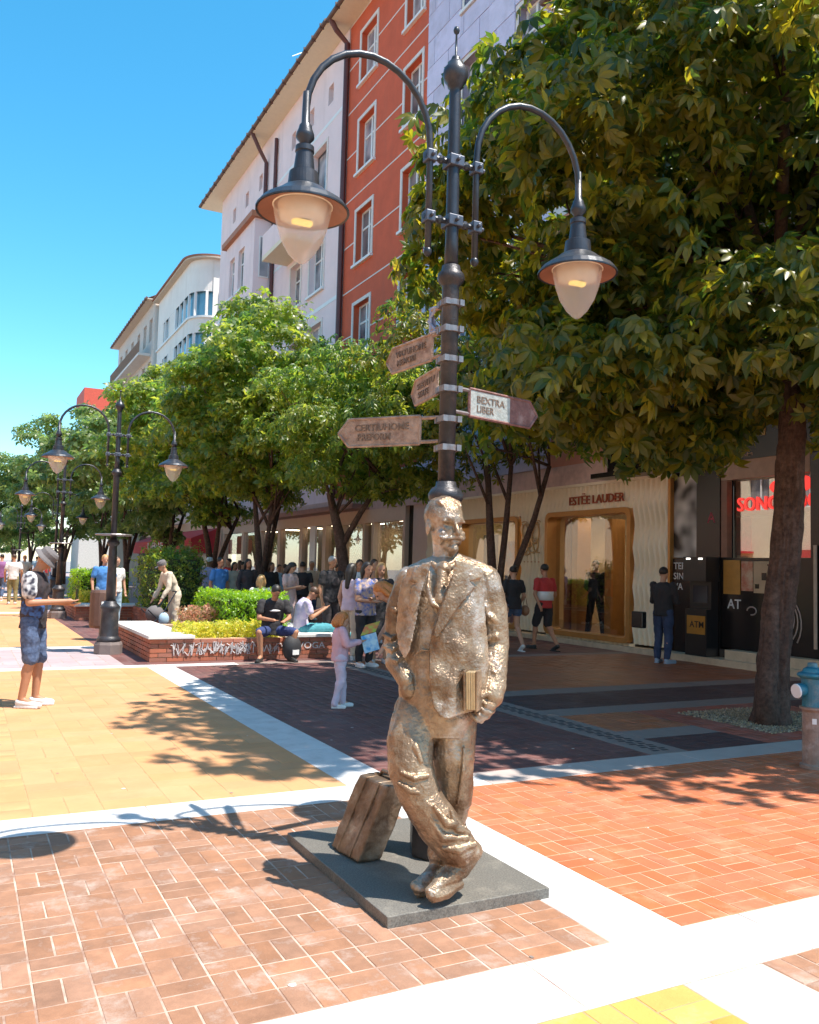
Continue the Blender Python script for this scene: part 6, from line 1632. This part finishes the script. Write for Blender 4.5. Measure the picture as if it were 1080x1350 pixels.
    # shoes
    for s in 'lr':
        m = MB(); a = P['a' + s]; t = P['t' + s]; fwd = (t - a); fwd.z = 0; fwd = fwd.normalized() if fwd.length > .01 else Vector((0, 1, 0))
        a2 = Vector((a.x, a.y, a.z - .03 * k)); 
        m.chain([a2 - fwd * .02 * k, (a2 + t) / 2 + Vector((0, 0, -.002)), t + fwd * .03 * k], [.045 * k, .040 * k, .032 * k])
        zb = t.z - .032 * k
        m.obox(Vector((a.x, a.y, zb - .002)) - fwd * .06 * k - Vector((-fwd.y, fwd.x, 0)) * .04 * k, fwd * .26 * k, Vector((-fwd.y, fwd.x, 0)) * .08 * k, Vector((0, 0, .022 * k)))
        m.build('shoe', shoes or M_shoew, r, remesh=max(.007, vox * .7), iters=1)
    r['_h'] = h; del r['_h']
    return r, P
def wpt(r, v):
    a = r.rotation_euler.z; return Vector(r.location) + Vector((v.x * cos(a) - v.y * sin(a), v.x * sin(a) + v.y * cos(a), v.z))
def gx(px, Y):
    p = onY(px, 750, Y); return (p.x, Y)

# man with bucket hat, left edge
CL['printtee'] = pm('cloth_printtee', (.05, .035, .04), .85, col2=(.02, .02, .025), scale=9)
CL['printsleeve'] = pm('cloth_printsleeve', (.75, .75, .78), .85, col2=(.03, .03, .05), scale=17, detail=1)
CL['brightdenim'] = cm('brightdenim', (.10, .15, .27), var=.5, scale=16, col2=(.03, .05, .11))  # brighter denim with strong dark mottling
CL['bluep'] = pm('cloth_bluep', (.04, .12, .35), .8, col2=(.02, .02, .05), scale=22, detail=1)
r1, P1 = person('man in grey bucket hat, dark printed tee and denim shorts holding a phone', (.72, 10.15), 112, 1.72, 'phone', ('printtee', 'short'), ('shorts', 'brightdenim'), ('black', 'short'), hat=('bucket', 'grey'), skin=M_skin2, vox=.009,
       J=dict(er=(.25, .03, 1.14), wr=(.10, .36, 1.16), el=(-.24, .05, 1.14), wl=(-.06, .36, 1.13), hd=(0, .085, 1.60), kl=(-.10, .05, .50), tl=(-.13, .17, .035), al=(-.10, .03, .09), ar=(.10, -.05, .09), tr=(.13, .12, .035)))
m = MB(); m.cap(P1['sr'].lerp(P1['er'], .08), P1['sr'].lerp(P1['er'], .62), .082, .080); m.build('printed_sleeve', CL['printsleeve'], r1, remesh=.009)
m = MB(); m.ell(P1['ws'] + Vector((.10, .02, -.04)), .09, .125, .15); m.build('blue_print', CL['bluep'], r1, smooth=True)
hp1 = wpt(r1, Vector((.02, .45, 1.19)))
ph = empty('phone', hp1, -radians(112), 'small phone held up by the man in the bucket hat', 'phone'); MB().box(-.035, -.006, -.06, .035, .006, .08).build('phone_body', M_black, ph)
# little girl
r2, P2 = person('little girl in pink top and white leggings holding up a picture book', (3.86, 9.06), 105, 1.07, 'stand', ('pink', 'long'), ('leggings', 'lilac'), ('ginger', 'bob'), vox=.008, child=True,
       J=dict(er=(.23, .10, 1.16), wr=(.12, .36, 1.22), el=(-.22, .10, 1.16), wl=(-.10, .36, 1.20), hd=(0, .04, 1.60), al=(-.10, .10, .09), tl=(-.12, .25, .035), kl=(-.10, .07, .5), ar=(.10, -.08, .09), tr=(.12, .08, .035)))
bc = wpt(r2, Vector((0, .34, .73)))
pb_ = empty('picture_book', bc, -radians(105), 'open blue and green picture book held up by the little girl', 'book')
mb_ = pm('book_blue', (.05, .32, .65), .5, col2=(.5, .7, .8), scale=12, detail=2)
MB().obox((-.02, 0, -.12), (.17, .05, .05), (-.05, .03, .19), (0, .005, 0)).build('cover', mb_, pb_)
MB().obox((-.075, .04, .075), (.17, .05, .05), (.05, .05, .12), (0, .005, 0)).build('cover', pm('book_green', (.35, .5, .05), .5, col2=(.6, .15, .05), scale=14, detail=2), pb_)
pb_.rotation_euler = (0, 0, radians(-27)); pb_.location = bc - RH * .03 - FH * .06
# bending red haired woman
r3, P3 = person('ginger haired woman in black bending down to the little girl', (4.75, 8.75), 285, 1.66, 'stand', ('black', 'short'), ('trousers', 'black'), ('ginger', 'bob'), female=True, lean=.85, vox=.009, shoes=pm('tan_shoe', (.5, .33, .24), .6))
# seated men
r4, P4 = person('seated man in black tee and dark blue shorts on the planter front', (4.72, 14.02), 185, 1.76, 'sit', ('black', 'short'), ('shorts', 'navy'), ('black', 'short'), shoes=M_shoeb, vox=.011, skin=M_skin2, zoff=-.02, panel=(1, .09, .02, 'white'),
       J=dict(kl=(-.30, .38, .50), kr=(.30, .38, .50), al=(-.22, .36, .12), ar=(.26, .34, .10), tl=(-.28, .50, .04), tr=(.34, .48, .04), hd=(0, .17, 1.15)))
bp = empty('backpack', (4.95, 13.65, 0), .2, 'dark backpack on the ground between the feet of the seated man', 'backpack')
MB().ell((0, 0, .22), .17, .13, .22).build('bag_body', pm('dark_bag', (.03, .03, .035), .7, bump=.3), bp, smooth=True); MB().box(-.06, -.135, .12, .06, -.12, .2).build('bag_patch', M_frame, bp)
r5, P5 = person('seated man in tie dye tee and turquoise trousers on the right end of the planter', (5.45, 14.55), 100, 1.76, 'sit', ('tie', 'short'), ('trousers', 'turq'), ('brown', 'short'), vox=.011, skin=M_skin2, zoff=-.04,
       J=dict(kl=(-.10, .45, .53), kr=(.10, .46, .53), al=(-.10, .86, .44), ar=(.10, .86, .40), tl=(-.1, .98, .50), tr=(.1, .98, .46), hd=(0, .18, 1.13), wr=(.06, .38, .86), wl=(-.06, .38, .86)))
person('broad man in black printed tee standing behind the seated pair, beside the tree trunk', (6.55, 15.9), 165, 1.80, 'stand', ('black', 'short'), ('trousers', 'charcoal'), ('grey', 'short'), vox=.012, skin=M_skin2, panel=(1, .10, .09, 'charcoal'))
person('woman in long pale pink dress looking at her phone behind the seated men', gx(383, 18.2), 150, 1.68, 'phone', ('pinkdress', 'short'), ('dress', 'pinkdress'), ('black', 'long'), female=True, vox=.014)
person('woman in colourful floral top behind the little girl', gx(484, 12.6), 170, 1.68, 'crossed', ('floral', 'short'), ('trousers', 'black'), ('black', 'bob'), female=True, vox=.012)
person('dark haired woman in white top seen from behind, beside the floral top', gx(464, 13.6), 60, 1.66, 'stand', ('lilac', 'none'), ('trousers', 'beige'), ('black', 'long'), female=True, vox=.013)
person('blonde woman in black partly hidden by the bronze shoulder', gx(503, 13.0), 200, 1.68, 'stand', ('charcoal', 'short'), ('skirt', 'black'), ('blonde', 'long'), female=True, vox=.012)
# strolling couple by the cosmetics shop
ra, Pa = person('woman in black tee and denim shorts walking past the cosmetics shop', (9.95, 14.5), 8, 1.70, 'walk', ('black', 'short'), ('mini', 'denim'), ('black', 'bun'), female=True, vox=.011)
hb_ = empty('handbag', wpt(ra, Vector((.30, .05, .70))), 0, 'tan handbag at the side of the walking woman', 'handbag'); MB().ell((0, 0, .1), .08, .12, .11).build('bag_body', pm('tan_leather', (.35, .17, .09), .5), hb_, smooth=True); MB().tube([(0, -.08, .18), (0, 0, .42), (0, .08, .18)], .008, 6).build('bag_strap', pm('tan_leather', (.35, .17, .09), .5), hb_)
rb_, Pb = person('man in red and white banded tee and black shorts walking past the cosmetics shop', (10.62, 14.35), -5, 1.76, 'walk', ('red', 'short'), ('shorts', 'black'), ('black', 'short'), vox=.011, skin=M_skin2, shoes=M_shoeb)
m = MB(); R = []
for z, a, b in ((1.02, .208, .165), (1.12, .200, .154), (1.20, .206, .158)): R.append([Vector((a * cos(2 * pi * t / 20), b * sin(2 * pi * t / 20), z)) for t in range(20)])
m.rings(R); m.build('white_band', CL['white'], rb_, smooth=True)
# man at the cash machine
person('person in black top and blue jeans facing the cash machine', (11.35, 11.75), 75, 1.74, 'crossed', ('black', 'long'), ('trousers', 'dkdenim'), ('black', 'short'), vox=.012, shoes=pm('blue_shoe', (.3, .38, .5), .6))
cb = empty('shoulder_bag', (11.05, 12.05, .62), 0, 'black shoulder bag hanging beside the person at the cash machine', 'bag'); MB().box(-.06, -.14, 0, .06, .14, .30).build('bag_body', M_black, cb, bevel=.02)
# guard in the shop doorway
person('person all in black standing inside the cosmetics shop window', (FX + .62, 15.75, 0), 250, 1.78, 'stand', ('black', 'long'), ('trousers', 'black'), ('black', 'short'), vox=.013, shoes=M_shoeb, zoff=.12,
       J=dict(kl=(-.16, .0, .5), al=(-.20, 0, .09), tl=(-.24, .14, .035), kr=(.16, 0, .5), ar=(.20, 0, .09), tr=(.24, .14, .035), wl=(-.1, -.12, .95), wr=(.1, -.12, .95)))
# people near the second lamp and stroller
person('man in blue tee standing behind the second street lamp', gx(138, 21.5), 175, 1.74, 'stand', ('blue', 'short'), ('shorts', 'skyblue'), ('blonde', 'short'), vox=.016)
person('person in white tee and pale jeans right of the second street lamp', gx(153, 21.8), 150, 1.70, 'stand', ('white', 'short'), ('trousers', 'skyblue'), ('brown', 'short'), vox=.016)
rs, Ps = person('elderly man in pale shirt and grey cap bending over a pushchair', gx(232, 18.8), 262, 1.70, 'stand', ('beige', 'long'), ('trousers', 'beige'), ('grey', 'short'), vox=.014, lean=.45, hat=('cap', 'grey'))
sx_, sy_ = gx(208, 18.6)
sr = empty('pushchair', (sx_, sy_, 0), radians(10), 'pushchair with pale blue bags in front of the bending man', 'pushchair')
MB().tube([(.35, .2, .98), (.1, .2, .55), (-.3, .2, .15)], .014, 6).tube([(.35, -.2, .98), (.1, -.2, .55), (-.3, -.2, .15)], .014, 6).tube([(-.25, .2, .6), (.3, .2, .12)], .014, 6).tube([(-.25, -.2, .6), (.3, -.2, .12)], .014, 6).tube([(.35, -.2, .98), (.35, .2, .98)], .014, 6).build('frame', M_iron, sr)
for x in (-.3, .3):
    for y in (-.22, .22): MB().tube([(x, y - .02, .11), (x, y + .02, .11)], .10, 12).build('wheel', M_black, sr)
MB().ell((-.02, 0, .5), .2, .19, .18).build('seat', CL['grey'], sr, smooth=True); MB().ell((.1, -.2, .4), .12, .08, .14).build('bag', CL['skyblue'], sr, smooth=True)
crowd = [(207, 24, 'woman in red dress carrying a white bag at the far left of the crowd', 'red', 'short', 'dress', 'red', 'black', 'long', 190), (259, 27, 'person in orange brown top in front of the red pillar', 'orange', 'short', 'trousers', 'beige', 'black', 'short', 20),
         (276, 24.5, 'person in lavender tee and white cap beside the forked tree trunk', 'lav', 'short', 'shorts', 'beige', 'black', 'short', 200), (302, 27, 'person in red hooded top right of the forked tree', 'red', 'long', 'trousers', 'dkdenim', 'black', 'short', 250),
         (309, 25, 'woman in grey blouse and jeans right of the forked tree', 'beige', 'long', 'trousers', 'denim', 'black', 'bob', 160), (320, 27, 'person in white tee behind the grey blouse woman', 'white', 'short', 'trousers', 'denim', 'black', 'short', 140),
         (327, 21, 'long haired woman in dark patterned blouse above the hedge', 'charcoal', 'long', 'trousers', 'charcoal', 'black', 'long', 170), (338, 27, 'man in pale shirt behind the long haired woman', 'lav', 'short', 'trousers', 'denim', 'black', 'short', 190),
         (358, 23, 'woman in black jacket beside the thin tree stem', 'black', 'long', 'trousers', 'black', 'brown', 'bob', 165), (399, 21, 'dark haired person in black behind the pink dress', 'black', 'short', 'trousers', 'black', 'black', 'short', 30),
         (18, 33, 'person in white tee and khaki trousers far down the street', 'white', 'short', 'trousers', 'khaki', 'brown', 'short', 5), (2, 36, 'person in purple top at the far left edge', 'purple', 'short', 'trousers', 'denim', 'black', 'short', 10), (32, 40, 'far person in beige behind the bucket hat', 'beige', 'short', 'trousers', 'denim', 'blonde', 'short', 180),
         (72, 44, 'tiny far walker in white between the distant lamps', 'white', 'short', 'trousers', 'denim', 'black', 'short', 10), (195, 30, 'far walker in dark clothes left of the red dress', 'charcoal', 'short', 'trousers', 'charcoal', 'black', 'short', 170), (345, 17.9, 'woman in white blouse sitting just behind the seated man in black', 'white', 'short', 'trousers', 'beige', 'blonde', 'bob', 20),
         (445, 22.5, 'person in grey top right of the leaning tree trunk', 'grey', 'short', 'trousers', 'denim', 'black', 'short', 160), (63, 52, 'tiny far walker in red near the lamp row', 'red', 'short', 'trousers', 'denim', 'black', 'short', 190), (48, 60, 'tiny far walker in pale blue near the lamp row', 'skyblue', 'short', 'trousers', 'beige', 'black', 'short', 10)]
for i, (px, Y, lb, t_, sl_, b_, bm_, hc_, hs_, hd_) in enumerate(crowd):
    x, y = gx(px, Y)
    person(lb, (x, y), hd_, random.uniform(1.64, 1.78), 'walk' if i % 2 else 'stand', (t_, sl_), (b_, bm_), (hc_, hs_), vox=.018 if Y < 30 else .03, female=hs_ != 'short', hat=('cap', 'white') if i == 2 else None, skin=M_skin if i % 2 else M_skin2, zoff=(-.38 if i == 15 else 0))
extra = [(290, 20, 'boy in blue shirt left of the long haired woman, above the hedge', 'blue', 'short', 'shorts', 'navy', 'black', 'short', 150), (316, 31, 'far shopper in pink under the trees', 'pink', 'short', 'skirt', 'denim', 'brown', 'long', 20),
 (368, 27, 'shopper in white shirt between thin tree stem and pink dress', 'white', 'short', 'trousers', 'navy', 'black', 'short', 170), (376, 24, 'shopper in pale blue left of the pink dress', 'skyblue', 'short', 'trousers', 'charcoal', 'brown', 'short', 10),
 (411, 24, 'bald shopper in beige above the tie dye tee', 'beige', 'short', 'trousers', 'denim', 'grey', 'short', 180), (455, 19.5, 'young person in red tee behind the dark haired woman', 'red', 'short', 'trousers', 'denim', 'black', 'short', 200),
 (474, 17, 'woman in white dress between the dark haired woman and floral top', 'white', 'short', 'dress', 'white', 'brown', 'long', 190), (493, 16.5, 'woman with sunglasses in orange top near the statue shoulder', 'orange', 'short', 'trousers', 'black', 'brown', 'bob', 170),
 (265, 33, 'far shopper in grey near the red awning', 'grey', 'short', 'trousers', 'denim', 'black', 'short', 15), (243, 31, 'far shopper in khaki under the red awning', 'khaki', 'short', 'trousers', 'beige', 'brown', 'short', 185), (218, 28, 'far shopper in black by the red awning', 'black', 'short', 'trousers', 'black', 'black', 'short', 10)]
for i, (px, Y, lb, t_, sl_, b_, bm_, hc_, hs_, hd_) in enumerate(extra):
    x, y = gx(px, Y)
    person(lb, (x, y), hd_, random.uniform(1.62, 1.78), 'walk' if i % 2 else 'stand', (t_, sl_), (b_, bm_), (hc_, hs_), vox=.018 if Y < 30 else .03, female=hs_ != 'short', skin=M_skin if i % 2 else M_skin2)
# contrail, very high
cp = onD(385, 74, 9000); cq = onD(425, 60, 11000)
tag(MB().tube([cp, cp.lerp(cq, .5), cq], [4, 9, 3], 6).build('contrail', pm('contrail_ice', (.8, .8, .8), .9)), 'faint thin contrail high in the blue sky', 'contrail')
